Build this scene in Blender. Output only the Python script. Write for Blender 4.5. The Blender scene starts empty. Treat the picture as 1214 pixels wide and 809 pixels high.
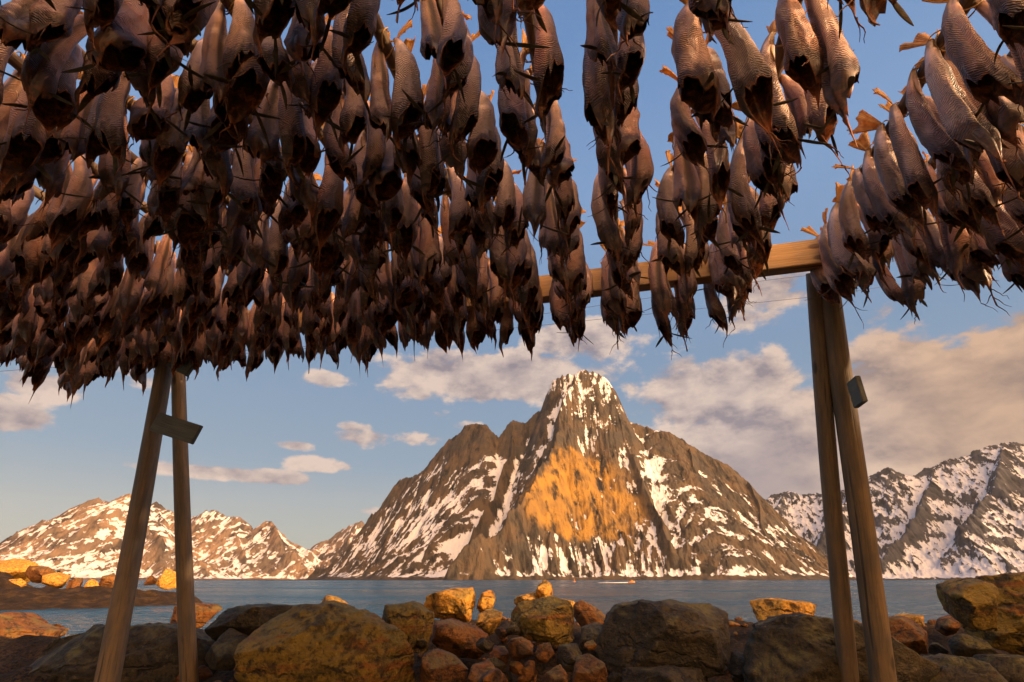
import bpy, math, random
import numpy as np
from mathutils import Vector, Matrix

C = bpy.context.scene.collection
R = math.radians
rng = random.Random(7)

# ------------------------------------------------------------------ camera model (used to survey the place from the photograph)
F, CX, CY = 600.0, 607.0, 404.5
PITCH = math.atan(282.5 / F)
AZ = math.atan(133 / math.hypot(F, 282.5))          # the rack's rows run this far right of the camera heading
SUN_AZ, SUN_EL = R(112), R(11)
WATER = -1.75                                       # metres below the lens
GROUND = -1.2


def ray(px, py):
    a = (px - CX) / F
    b = -(py - CY) / F
    return a, math.cos(PITCH) - b * math.sin(PITCH), math.sin(PITCH) + b * math.cos(PITCH)


def at_y(px, py, Y):
    x, y, z = ray(px, py)
    return Vector((x * Y / y, Y, z * Y / y))


def at_h(px, py, h):
    x, y, z = ray(px, py)
    s = h / z
    return Vector((x * s, y * s, h))


def proj(p):
    d = p[1] * math.cos(PITCH) + p[2] * math.sin(PITCH)
    u = -p[1] * math.sin(PITCH) + p[2] * math.cos(PITCH)
    if d < 0.05:
        return None
    return CX + F * p[0] / d, CY - F * u / d


def rack(X, Y, z=0.0):
    return Vector((X * math.cos(AZ) + Y * math.sin(AZ), -X * math.sin(AZ) + Y * math.cos(AZ), z))


def rack_ray_X(px, py, X):
    """the point on a pixel's ray that lies in the rack plane of lateral offset X"""
    x, y, z = ray(px, py)
    s = X / (x * math.cos(AZ) - y * math.sin(AZ))
    return Vector((x * s, y * s, z * s))


# ------------------------------------------------------------------ numpy noise
_pr = np.random.RandomState(3)
PERM = np.tile(_pr.permutation(256), 3)
GRAD = _pr.normal(size=(256, 3))
GRAD /= np.linalg.norm(GRAD, axis=1)[:, None]


def noise3(x, y, z):
    x, y, z = np.broadcast_arrays(np.asarray(x, float), np.asarray(y, float), np.asarray(z, float))
    xi, yi, zi = np.floor(x).astype(int), np.floor(y).astype(int), np.floor(z).astype(int)
    fx, fy, fz = x - xi, y - yi, z - zi
    u, v, w = [f * f * f * (f * (f * 6 - 15) + 10) for f in (fx, fy, fz)]
    xi, yi, zi = xi & 255, yi & 255, zi & 255
    r = 0
    for dx in (0, 1):
        for dy in (0, 1):
            for dz in (0, 1):
                g = GRAD[PERM[PERM[PERM[(xi + dx) & 255] + ((yi + dy) & 255)] + ((zi + dz) & 255)]]
                n = g[..., 0] * (fx - dx) + g[..., 1] * (fy - dy) + g[..., 2] * (fz - dz)
                r = r + n * (u if dx else 1 - u) * (v if dy else 1 - v) * (w if dz else 1 - w)
    return r * 1.5


def fbm(x, y, z, octaves=4, gain=0.5, lac=2.03):
    a, s, t = 1.0, 0, 0.0
    for k in range(octaves):
        s = s + a * noise3(x + k * 17.3, y + k * 5.1, z + k * 9.7)
        t += a
        a *= gain
        x, y, z = x * lac, y * lac, z * lac
    return s / t


def ridged(x, y, z, octaves=5, gain=0.5, lac=2.1):
    a, s, t = 1.0, 0, 0.0
    for k in range(octaves):
        n = 1 - np.abs(noise3(x + k * 7.3, y + k * 15.1, z + k * 3.7)) * 1.6
        s = s + a * n * n
        t += a
        a *= gain
        x, y, z = x * lac, y * lac, z * lac
    return s / t


def sstep(a, b, x):
    t = np.clip((x - a) / (b - a), 0, 1)
    return t * t * (3 - 2 * t)


# ------------------------------------------------------------------ objects
def mesh_from(name, verts, faces, mats, smooth=True, fmat=None):
    me = bpy.data.meshes.new(name)
    me.from_pydata([tuple(map(float, v)) for v in verts], [], [tuple(map(int, f)) for f in faces])
    for m in mats:
        me.materials.append(m)
    if fmat is not None:
        me.polygons.foreach_set('material_index', np.asarray(fmat, dtype=np.int32))
    if smooth:
        me.polygons.foreach_set('use_smooth', np.ones(len(me.polygons), dtype=bool))
    me.update()
    return me


def obj(name, me, parent=None, loc=None):
    o = bpy.data.objects.new(name, me)
    C.objects.link(o)
    if parent is not None:
        o.parent = parent
    if loc is not None:
        o.location = loc
    return o


def tag(o, label=None, cat=None, group=None, kind=None):
    if label:
        o['label'] = label
    if cat:
        o['category'] = cat
    if group:
        o['group'] = group
    if kind:
        o['kind'] = kind
    return o


def grid_mesh(name, X, Y, Z, mat, attrs=None):
    n, m = X.shape
    co = np.stack([X, Y, Z], -1).reshape(-1, 3)
    i = np.arange(n * m).reshape(n, m)
    f = np.stack([i[:-1, :-1], i[:-1, 1:], i[1:, 1:], i[1:, :-1]], -1).reshape(-1, 4)
    me = bpy.data.meshes.new(name)
    me.vertices.add(len(co))
    me.vertices.foreach_set('co', co.astype(np.float32).ravel())
    me.loops.add(len(f) * 4)
    me.loops.foreach_set('vertex_index', f.astype(np.int32).ravel())
    me.polygons.add(len(f))
    me.polygons.foreach_set('loop_start', np.arange(0, len(f) * 4, 4, dtype=np.int32))
    me.polygons.foreach_set('loop_total', np.full(len(f), 4, dtype=np.int32))
    me.update(calc_edges=True)
    me.validate()
    me.polygons.foreach_set('use_smooth', np.ones(len(f), dtype=bool))
    me.materials.append(mat)
    for k, v in (attrs or {}).items():
        a = me.attributes.new(k, 'FLOAT', 'POINT')
        a.data.foreach_set('value', v.astype(np.float32).ravel())
    return me


# ------------------------------------------------------------------ node helper
class NT:
    def __init__(self, tree):
        self.t = tree
        self.n = tree.nodes
        self.l = tree.links

    def node(self, typ, **kw):
        n = self.n.new(typ)
        for k, v in kw.items():
            setattr(n, k, v)
        return n

    def put(self, sock, v):
        if isinstance(v, bpy.types.NodeSocket):
            self.l.new(v, sock)
        elif v is not None:
            try:
                n = len(sock.default_value)
            except TypeError:
                n = 0
            if n and not np.isscalar(v):
                v = tuple(v)[:n] if len(v) >= n else (*v, 1.0)
            sock.default_value = v

    def math(self, op, a, b=None, c=None, clamp=False):
        n = self.node('ShaderNodeMath', operation=op, use_clamp=clamp)
        self.put(n.inputs[0], a)
        self.put(n.inputs[1], b)
        self.put(n.inputs[2], c)
        return n.outputs[0]

    def mix(self, f, a, b, typ='RGBA', blend='MIX'):
        n = self.node('ShaderNodeMix', data_type=typ)
        if typ == 'RGBA':
            n.blend_type = blend
            self.put(n.inputs[0], f)
            self.put(n.inputs[6], a if not isinstance(a, tuple) else (*a[:3], 1))
            self.put(n.inputs[7], b if not isinstance(b, tuple) else (*b[:3], 1))
            return n.outputs[2]
        self.put(n.inputs[0], f)
        self.put(n.inputs[2], a)
        self.put(n.inputs[3], b)
        return n.outputs[0]

    def noise(self, vec, scale, detail=4, rough=0.55, dist=0.0, out=0):
        n = self.node('ShaderNodeTexNoise')
        self.put(n.inputs['Vector'], vec)
        n.inputs['Scale'].default_value = scale
        n.inputs['Detail'].default_value = detail
        n.inputs['Roughness'].default_value = rough
        n.inputs['Distortion'].default_value = dist
        return n.outputs[out]

    def voro(self, vec, scale, feature='F1'):
        n = self.node('ShaderNodeTexVoronoi', feature=feature)
        self.put(n.inputs['Vector'], vec)
        n.inputs['Scale'].default_value = scale
        return n.outputs[0]

    def step(self, v, lo, hi):
        n = self.node('ShaderNodeMapRange', interpolation_type='SMOOTHSTEP')
        self.put(n.inputs[0], v)
        n.inputs[1].default_value = lo
        n.inputs[2].default_value = hi
        return n.outputs[0]

    def ramp(self, v, stops):
        n = self.node('ShaderNodeValToRGB')
        self.put(n.inputs[0], v)
        e = n.color_ramp.elements
        while len(e) > 1:
            e.remove(e[-1])
        e[0].position = stops[0][0]
        e[0].color = (*stops[0][1], 1)
        for p, c in stops[1:]:
            x = e.new(p)
            x.color = (*c, 1)
        return n.outputs[0]

    def mapping(self, vec, scale=(1, 1, 1), rot=(0, 0, 0), loc=(0, 0, 0)):
        n = self.node('ShaderNodeMapping')
        self.put(n.inputs[0], vec)
        n.inputs[1].default_value = loc
        n.inputs[2].default_value = rot
        n.inputs[3].default_value = scale
        return n.outputs[0]

    def coord(self, name='Object'):
        return self.node('ShaderNodeTexCoord').outputs[name]

    def bump(self, h, strength=0.5, dist=0.01, nrm=None):
        n = self.node('ShaderNodeBump')
        n.inputs['Strength'].default_value = strength
        n.inputs['Distance'].default_value = dist
        self.put(n.inputs['Height'], h)
        if nrm is not None:
            self.l.new(nrm, n.inputs['Normal'])
        return n.outputs[0]


def material(name):
    m = bpy.data.materials.new(name)
    m.use_nodes = True
    t = NT(m.node_tree)
    b = m.node_tree.nodes['Principled BSDF']
    return m, t, b


# ------------------------------------------------------------------ world: Nishita sky with evening clouds
def azel(px, py):
    x, y, z = ray(px, py)
    return math.degrees(math.atan2(x, y)), math.degrees(math.atan2(z, math.hypot(x, y)))


def make_world():
    w = bpy.data.worlds.new('World')
    bpy.context.scene.world = w
    w.use_nodes = True
    t = NT(w.node_tree)
    bg = w.node_tree.nodes['Background']
    d = t.coord('Generated')
    sp = t.node('ShaderNodeSeparateXYZ')
    t.l.new(d, sp.inputs[0])
    x, y, z = sp.outputs
    az = t.math('MULTIPLY', t.math('ARCTAN2', x, y), 180 / math.pi)
    el = t.math('MULTIPLY', t.math('ARCSINE', z), 180 / math.pi)
    sky = t.node('ShaderNodeTexSky', sky_type='NISHITA', sun_disc=False)
    sky.sun_elevation = SUN_EL
    sky.sun_rotation = SUN_AZ
    sky.altitude = 0
    sky.air_density = 1.0
    sky.dust_density = 0.6
    sky.ozone_density = 2.0
    nish = t.mix(1.0, sky.outputs[0], (0.085, 0.085, 0.085), blend='MULTIPLY')
    clear = t.ramp(t.math('DIVIDE', t.math('MAXIMUM', el, 0.0), 90), [
        (0.0, (0.60, 0.54, 0.42)), (0.05, (0.48, 0.50, 0.47)), (0.12, (0.30, 0.41, 0.52)), (0.25, (0.235, 0.36, 0.53)),
        (0.45, (0.25, 0.40, 0.66)), (0.62, (0.17, 0.32, 0.60)), (1.0, (0.12, 0.25, 0.54))])
    base = t.mix(0.88, nish, clear)
    # clouds in azimuth / elevation
    cmb = t.node('ShaderNodeCombineXYZ')
    t.put(cmb.inputs[0], az)
    t.put(cmb.inputs[1], t.math('MULTIPLY', el, 1.7))
    v = cmb.outputs[0]
    n1 = t.noise(v, 0.19, 8, 0.58, 0.15)
    n2 = t.noise(t.mapping(v, loc=(1.2, 3.2, 0)), 0.19, 8, 0.58, 0.15)
    blobs = [  # px, py, half width px, half height px, weight
        (940, 525, 170, 62, 1.25), (1100, 490, 200, 85, 1.3), (850, 465, 100, 42, 1.15), (1250, 470, 260, 100, 1.3), (1060, 590, 240, 50, 1.1),
        (1150, 395, 120, 16, .35),
        (590, 446, 120, 28, 1.2), (690, 405, 70, 28, .95), (520, 468, 80, 14, .6), (900, 350, 80, 34, .75), (800, 410, 40, 14, .3),
        (385, 450, 32, 11, .8), (430, 520, 45, 14, .75), (495, 520, 45, 10, .7), (520, 492, 18, 9, .6), (555, 505, 25, 9, .6),
        (270, 562, 105, 10, .95), (330, 568, 40, 10, .6), (380, 551, 42, 10, .85), (15, 492, 48, 22, .95), (40, 455, 60, 10, .45), (150, 440, 60, 10, .35),
        (445, 606, 26, 7, .6), (350, 528, 30, 7, .75), (420, 508, 26, 9, .7), (150, 447, 90, 15, .65), (55, 458, 70, 18, .7), (890, 378, 60, 20, .7), (1040, 372, 60, 14, .5), (60, 540, 40, 5, .25), (360, 527, 20, 6, .5)]
    dens = None
    for px, py, sx, sy, wt in blobs:
        a0, e0 = azel(px, py)
        a1, e1 = azel(px + sx, py)
        a2, e2 = azel(px, py - sy)
        sa, se = max(abs(a1 - a0), .1), max(abs(e2 - e0), .1)
        qa = t.math('POWER', t.math('ABSOLUTE', t.math('DIVIDE', t.math('SUBTRACT', az, a0), sa)), 2.0)
        qe = t.math('POWER', t.math('ABSOLUTE', t.math('DIVIDE', t.math('SUBTRACT', el, e0), se)), 2.0)
        g = t.math('MULTIPLY', t.math('EXPONENT', t.math('MULTIPLY', t.math('ADD', qa, qe), -0.7)), wt)
        dens = g if dens is None else t.math('MAXIMUM', dens, g)
    # broken cloud out of frame, behind and to the sides
    away = t.math('MULTIPLY', t.step(t.math('ABSOLUTE', az), 60, 80), t.step(el, 70, 30))
    dens = t.math('ADD', dens, t.math('MULTIPLY', away, 0.35))
    tot = t.math('ADD', dens, t.math('MULTIPLY', t.math('SUBTRACT', n1, 0.5), 1.6))
    alpha = t.step(tot, 0.40, 0.66)
    lit = t.math('ADD', t.math('MULTIPLY', t.math('SUBTRACT', n1, n2), 2.6), 0.5, clamp=True)
    lit2 = t.math('MULTIPLY', lit, t.math('SUBTRACT', 1.25, t.math('MULTIPLY', t.step(tot, 0.6, 1.5), 0.5)), clamp=True)
    right = t.math('MULTIPLY', t.step(az, 24, 46), t.step(el, -4, 6))
    low = t.step(el, 15.0, 8.0)
    col_l = t.mix(right, (0.84, 0.63, 0.52), (0.74, 0.46, 0.30))
    col_d = t.mix(right, (0.31, 0.26, 0.29), (0.38, 0.25, 0.19))
    # the far bank sinks into mauve shade under its lit top
    mid = t.math('MULTIPLY', t.math('MULTIPLY', low, t.step(az, 8, 18)), t.step(az, 36, 26))
    lit3 = t.math('MULTIPLY', lit2, t.math('SUBTRACT', 1.0, t.math('MULTIPLY', mid, 0.8)))
    ccol = t.mix(lit3, col_d, col_l)
    col = t.mix(t.math('MULTIPLY', alpha, 0.95), base, ccol)
    col = t.mix(1.0, col, (0.64, 0.67, 0.69), blend='MULTIPLY')
    # warm fill light added to the unseen sky behind the camera, off the sun
    dot = t.node('ShaderNodeVectorMath', operation='DOT_PRODUCT')
    t.l.new(d, dot.inputs[0])
    dot.inputs[1].default_value = (math.sin(R(150)) * .97, math.cos(R(150)) * .97, .24)
    fill_glow = t.step(dot.outputs['Value'], 0.40, 0.99)
    gcol = t.mix(t.step(n1, 0.35, 0.65), (4.9, 2.5, 1.05), (5.8, 3.25, 1.55))
    col = t.mix(fill_glow, col, gcol)
    t.l.new(col, bg.inputs[0])
    bg.inputs[1].default_value = 1.0


make_world()

sun = bpy.data.lights.new('sun', 'SUN')
sun.energy = 4.0
sun.angle = R(0.6)
sun.color = (1.0, 0.65, 0.36)
so = obj('sun', sun)
sd = Vector((math.sin(SUN_AZ) * math.cos(SUN_EL), math.cos(SUN_AZ) * math.cos(SUN_EL), math.sin(SUN_EL)))
so.rotation_euler = sd.to_track_quat('Z', 'Y').to_euler()
so.location = sd * 50

cam = bpy.data.cameras.new('camera')
cam.sensor_width = 36
cam.lens = F / 1214 * 36
cam.clip_start = 0.05
cam.clip_end = 40000
co = obj('camera', cam)
co.rotation_euler = (math.pi / 2 + PITCH, 0, 0)
bpy.context.scene.camera = co

vs = bpy.context.scene.view_settings
vs.view_transform = 'Standard'
vs.look = 'None'
vs.exposure = 0.48
vs.gamma = 1.0
vs.use_curve_mapping = False


# ------------------------------------------------------------------ mountains
def snow_material(name, rock_a, rock_b, snow_c, fine, gold=None):
    m, t, b = material(name)
    p = t.coord('Object')
    at = t.node('ShaderNodeAttribute', attribute_name='snow').outputs['Fac']
    streak = t.noise(t.mapping(p, scale=(1, 1, 0.45)), fine, 6, 0.7, 0.8)
    dots = t.noise(p, fine * 4.0, 5, 0.7)
    s = t.math('ADD', at, t.math('MULTIPLY', t.math('SUBTRACT', streak, 0.5), 1.7))
    s = t.math('ADD', s, t.math('MULTIPLY', t.math('SUBTRACT', dots, 0.5), 1.0))
    s = t.step(s, 0.42, 0.62)
    rk = t.noise(p, fine * 0.6, 6, 0.65, 0.4)
    crack = t.noise(t.mapping(p, scale=(1, 0.6, 0.3), rot=(0, 0.35, 0)), fine * 1.5, 6, 0.65, 0.3)
    rc = t.mix(t.step(rk, 0.35, 0.65), rock_a, rock_b)
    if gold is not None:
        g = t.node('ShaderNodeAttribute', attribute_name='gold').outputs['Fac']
        rc = t.mix(t.math('MULTIPLY', g, t.math('ADD', 0.45, t.math('MULTIPLY', t.step(rk, 0.3, 0.6), 0.55))), rc, gold)  # ochre rock tint that also carries painted sunlight
    rc = t.mix(t.step(crack, 0.52, 0.36), rc, tuple(c * 0.4 for c in rock_b))
    col = t.mix(s, rc, snow_c)
    t.put(b.inputs['Base Color'], col)
    b.inputs['Roughness'].default_value = 0.85
    b.inputs['Specular IOR Level'].default_value = 0.2
    h = t.math('ADD', t.math('MULTIPLY', rk, 1.0), t.math('MULTIPLY', crack, 0.8))
    t.l.new(t.bump(h, 0.9, 0.25 / fine), b.inputs['Normal'])
    return m


def seg_height(px, py, crests, k, conc, want_d=False):
    """height of a terrain carried by crest polylines: each crest drops away to its sides"""
    Z = np.full(px.shape, -1e9)
    Dm = np.full(px.shape, 1e9)
    for pts, kk in crests:
        for (ax, ay, az_), (bx, by, bz) in zip(pts[:-1], pts[1:]):
            dx, dy = bx - ax, by - ay
            L2 = dx * dx + dy * dy + 1e-9
            tt = np.clip(((px - ax) * dx + (py - ay) * dy) / L2, 0, 1)
            d = np.hypot(px - ax - tt * dx, py - ay - tt * dy)
            zc = az_ + tt * (bz - az_)
            Dm = np.minimum(Dm, d)
            hh = np.maximum(zc - WATER, 1.0)
            Rr = hh / (k * kk) * conc
            z = zc - hh * (1 - np.clip(1 - d / Rr, 0, 1) ** conc)
            Z = np.maximum(Z, z)
    return (Z, Dm) if want_d else Z


def blur(Z, n):
    for ax in (0, 1):
        c = np.cumsum(np.pad(Z, [(n + 1, n) if a == ax else (0, 0) for a in (0, 1)], mode='edge'), axis=ax)
        sl = [slice(None), slice(None)]
        s2 = [slice(None), slice(None)]
        sl[ax] = slice(2 * n + 1, None)
        s2[ax] = slice(0, -(2 * n + 1))
        Z = (c[tuple(sl)] - c[tuple(s2)]) / (2 * n + 1)
    return Z


def mountain(name, x0, x1, y0, y1, nx, ny, crests, k, conc, amp, freq, mat, snow_fn, label=None, seed=0.0, warp=1.0, fan=0.55, xp=0.0, golden=None, soft=None, shore_y=None, sky_n=0, sky_keep=0.4, st=(0.42, 0.22)):
    X, Y = np.meshgrid(np.linspace(x0, x1, nx), np.linspace(y0, y1, ny))
    wx = fbm(X * freq * 0.7, Y * freq * 0.7, seed + 3.3, 4) * warp / freq * 0.28
    wy = fbm(X * freq * 0.7, Y * freq * 0.7, seed + 8.8, 4) * warp / freq * 0.28
    Z = seg_height(X + wx, Y + wy, crests, k, conc)
    rel = np.clip((Z - WATER) / max(p[2] for c, _ in crests for p in c), 0, 1)
    # gullies and ribs follow the fall line: the noise is drawn out downhill
    th = fan * np.tanh((X - xp) / (0.35 * (x1 - x0)) * 2.2)
    c_, s_ = np.cos(th), np.sin(th)
    Ua = (X - xp) * c_ + (Y - y1) * s_
    Va = -(X - xp) * s_ + (Y - y1) * c_
    Ua, Va = Ua + wx * 0.7, Va + wy * 0.7
    r1 = ridged(Ua * freq, Va * freq * st[0], seed, 5, 0.55)
    r2 = fbm(Ua * freq * 4, Va * freq * 2.2, seed + 1.7, 5, 0.55)
    r3 = fbm(X * freq * 17, Y * freq * 17, seed + 4.1, 3, 0.6)
    a = amp * sstep(0.0, 0.05, rel)
    if soft is not None:
        a = a * soft(X, Y, Z)
    if sky_n:
        _, Dm = seg_height(X, Y, crests[:sky_n], k, conc, True)
        a = a * (sky_keep + (1 - sky_keep) * sstep(0, 0.09 * (x1 - x0), Dm))
    Z = Z + a * ((r1 - r1.mean()) * 1.0 + r2 * 0.50 + r3 * 0.14)
    if shore_y is not None:
        Z = np.minimum(Z, WATER - 4 + 1.5 * np.maximum(Y - shore_y - 30 * fbm(X * 0.008, X * 0.0, seed, 4), -10))
    dx, dy = (x1 - x0) / (nx - 1), (y1 - y0) / (ny - 1)
    f4 = freq * 8
    r4 = ridged(Ua * f4, Va * f4 * st[1], seed + 6.0, 4, 0.55)
    Z = Z + np.minimum(a, amp * 0.6) * 0.26 * (r4 - r4.mean())
    gy, gx = np.gradient(Z, dy, dx)
    slope = blur(np.hypot(gx, gy), 2)
    nb = max(3, int(30 / dx))
    conv = (blur(Z, nb) - Z) / amp + 0.6 * (blur(Z, nb * 3) - Z) / amp
    snow = snow_fn(X, Y, Z, slope, conv, rel, gx, gy) - 0.85 * (r4 - r4.mean()) + 0.25 * r2 - 1.2 * sstep(0.016, 0.004, rel)
    Z = np.maximum(Z, WATER - 6)
    at = {'snow': snow}
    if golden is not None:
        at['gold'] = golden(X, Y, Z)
    me = grid_mesh(name, X, Y, Z, mat, at)
    return tag(obj(name, me), label, kind='structure')


def crest(pts, ys):
    """pixel polyline -> 3D crest; ys = depth per point (or one depth)"""
    out = []
    for i, (px, py) in enumerate(pts):
        Y = ys if np.isscalar(ys) else ys[i]
        out.append(tuple(at_y(px, py, Y)))
    return out


def px_of(X, Y, Z):
    d = Y * math.cos(PITCH) + Z * math.sin(PITCH)
    u = -Y * math.sin(PITCH) + Z * math.cos(PITCH)
    return CX + F * X / d, CY - F * u / d


def main_mountain():
    Y0 = 1700
    left = [(375, 676), (405, 660), (430, 640), (440, 614), (460, 592), (474, 568), (492, 563), (508, 547), (532, 524), (555, 508), (574, 504)]
    mid = [(574, 504), (588, 519), (597, 505), (604, 498), (620, 501), (640, 487)]
    peak = [(640, 487), (648, 468), (660, 453), (682, 443), (700, 441), (716, 449), (731, 471), (746, 498)]
    right = [(746, 498), (762, 506), (790, 515), (815, 530), (850, 550), (880, 568), (905, 590), (935, 622), (960, 646), (984, 672)]
    crests = [
        (crest(left, np.linspace(2600, 1830, len(left))), 1.1),
        (crest(mid, np.linspace(1830, 1790, len(mid))), 1.4),
        (crest(peak, [1790, 1775, 1760, 1735, 1720, 1715, 1712, 1710]), 1.35),
        (crest(right, np.linspace(1710, 1630, len(right))), .9),
        # spurs that run down towards the fjord
        (crest([(684, 444), (668, 488), (655, 535), (630, 580), (600, 618), (560, 650), (530, 672)], [1728, 1590, 1480, 1370, 1280, 1210, 1180]), 1.2),
        (crest([(574, 505), (556, 548), (520, 600), (470, 645)], [1830, 1830, 1850, 1880]), 1.7),
        (crest([(604, 500), (600, 540), (580, 590), (560, 625)], [1800, 1720, 1620, 1520]), 1.7),
        (crest([(718, 452), (740, 520), (765, 570), (790, 620), (800, 655)], [1714, 1600, 1510, 1400, 1330]), 1.3),
        (crest([(815, 532), (830, 580), (850, 630), (870, 660)], [1660, 1560, 1450, 1380]), 1.3),
        (crest([(880, 570), (900, 610), (915, 650)], [1640, 1550, 1450]), 1.3),
        (crest([(762, 508), (770, 545), (800, 600)], [1700, 1630, 1500]), 1.4),
    ]
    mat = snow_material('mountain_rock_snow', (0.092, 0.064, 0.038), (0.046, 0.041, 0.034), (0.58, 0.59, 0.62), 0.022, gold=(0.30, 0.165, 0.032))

    def golden(X, Y, Z):  # mask of the bare ochre slab, its sunlit look painted into the colour
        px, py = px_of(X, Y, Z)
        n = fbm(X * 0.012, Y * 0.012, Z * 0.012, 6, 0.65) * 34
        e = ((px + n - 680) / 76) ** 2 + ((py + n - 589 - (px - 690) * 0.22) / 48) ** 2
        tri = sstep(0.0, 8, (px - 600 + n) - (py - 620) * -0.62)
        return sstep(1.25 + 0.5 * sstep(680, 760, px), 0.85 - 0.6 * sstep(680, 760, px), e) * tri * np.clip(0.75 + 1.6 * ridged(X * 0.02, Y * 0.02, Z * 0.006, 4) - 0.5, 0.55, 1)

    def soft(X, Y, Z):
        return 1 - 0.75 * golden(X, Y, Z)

    def snow(X, Y, Z, slope, conv, rel, gx, gy):
        s = 0.46 + 0.55 * np.clip(conv * 2.2, -0.7, 1.0) - 0.42 * np.clip(slope - 1.15, -0.5, 1.2)
        px, py = px_of(X, Y, Z)
        s += 0.85 * sstep(525, 465, py)
        s -= 0.16 * sstep(740, 840, px) * sstep(520, 560, py) * sstep(690, 640, py)
        s += 0.14 * sstep(640, 560, px)
        s -= 0.42 * sstep(652, 684, py)
        s = np.clip(s, -1, 0.95)
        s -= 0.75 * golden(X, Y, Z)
        return s

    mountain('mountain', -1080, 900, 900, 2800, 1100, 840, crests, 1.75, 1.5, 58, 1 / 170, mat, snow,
             'snow streaked pyramid peak with an ochre slab tinted sunlit gold across the fjord', seed=1.0, golden=golden, soft=soft, xp=200.0, shore_y=1150, sky_n=4, sky_keep=0.62)


def left_mountains():
    D = 4200
    ra = [(-120, 690), (-60, 680), (-10, 672), (15, 652), (45, 640), (70, 615), (90, 602), (110, 592), (128, 594), (148, 584), (160, 592), (178, 606), (200, 640), (212, 662)]
    rb = [(150, 640), (165, 610), (186, 595), (200, 604), (222, 612), (258, 607), (266, 612), (286, 613), (300, 628), (316, 617), (323, 618), (334, 632), (345, 646), (365, 650), (378, 664), (400, 676)]
    rc = [(340, 672), (360, 658), (380, 642), (400, 634), (418, 621), (428, 617), (440, 626), (470, 640), (520, 660)]
    for nm, pts, dd, kk, seed, lab in (('mountain', ra, 3600, 0.95, 11.0, 'sunlit snowy mountain at the left edge across the fjord'),
                                       ('mountain', rb, 4700, 0.95, 21.0, 'jagged far snow peaks between the left mountain and the pyramid peak'),
                                       ('mountain', rc, 5600, 0.9, 31.0, 'small blue shaded far ridge just left of the pyramid peak')):
        cs = [(crest(pts, dd), 1.0)]
        r = random.Random(int(seed))
        for i in range(2, len(pts) - 1, 2):
            px, py = pts[i]
            q = [(px, py + 1)]
            yy = [dd]
            for s in range(1, 4):
                f = s / 3.6
                q.append((px + r.uniform(4, 16) * s, py + (684 - py) * f))
                yy.append(dd - f * dd * 0.13)
            cs.append((crest(q, yy), 1.2))
        xs = [p[0] for c, _ in cs for p in c]
        mat = snow_material('far_rock_snow_%d' % int(seed), (0.22, 0.14, 0.08), (0.10, 0.075, 0.055), (0.60, 0.59, 0.60), 0.0065 if seed < 20 else .005)

        def snow(X, Y, Z, slope, conv, rel, gx, gy):
            return 0.64 + 0.45 * np.clip(conv * 2, -0.8, 1) - 0.5 * np.clip(slope - 0.85, -0.5, 1.2)
        mountain(nm, min(xs) - 150, max(xs) + 150, dd * 0.80, dd * 1.08, 420, 240, cs, kk, 1.5, dd * 0.024, 1 / (dd * 0.075), mat, snow, lab, seed=seed, sky_n=1, sky_keep=0.55, st=(0.6, 0.4))


def right_mountains():
    ra = [(880, 640), (900, 606), (918, 588), (934, 583), (950, 586), (968, 582), (985, 590), (1010, 578), (1030, 566), (1052, 556), (1072, 564), (1100, 551),
          (1125, 545), (1150, 540), (1172, 530), (1190, 524), (1214, 524), (1260, 512), (1330, 520), (1420, 540)]
    dd = 2600
    ys = [3300, 3300, 3250, 3200, 3150, 3100, 3000, 2900, 2800, 2750, 2700, 2650, 2600, 2560, 2520, 2480, 2440, 2350, 2250, 2100]
    cs = [(crest(ra, ys), 1.0)]
    r = random.Random(5)
    for i in range(3, len(ra) - 1, 4):
        px, py = ra[i]
        q = [(px, py + 1)]
        yy = [ys[i]]
        for s in range(1, 4):
            f = s / 3.5
            q.append((px - r.uniform(2, 22) * s, py + (684 - py) * f))
            yy.append(ys[i] * (1 - f * 0.17))
        cs.append((crest(q, yy), 1.0))
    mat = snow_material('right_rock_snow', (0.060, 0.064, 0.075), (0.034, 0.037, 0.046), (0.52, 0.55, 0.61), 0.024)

    def snow(X, Y, Z, slope, conv, rel, gx, gy):
        return 0.80 + 0.5 * np.clip(conv * 2, -0.8, 1) - 0.5 * np.clip(slope - 0.95, -0.5, 1.2)
    mountain('mountain', 900, 3700, 1650, 3500, 640, 420, cs, 1.25, 1.5, 72, 1 / 200, mat, snow,
             'shaded blue grey snowy mountain wall behind the right hand rack posts', seed=41.0, sky_n=1, fan=0.0, st=(0.75, 0.6))


main_mountain()
left_mountains()
right_mountains()


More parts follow.
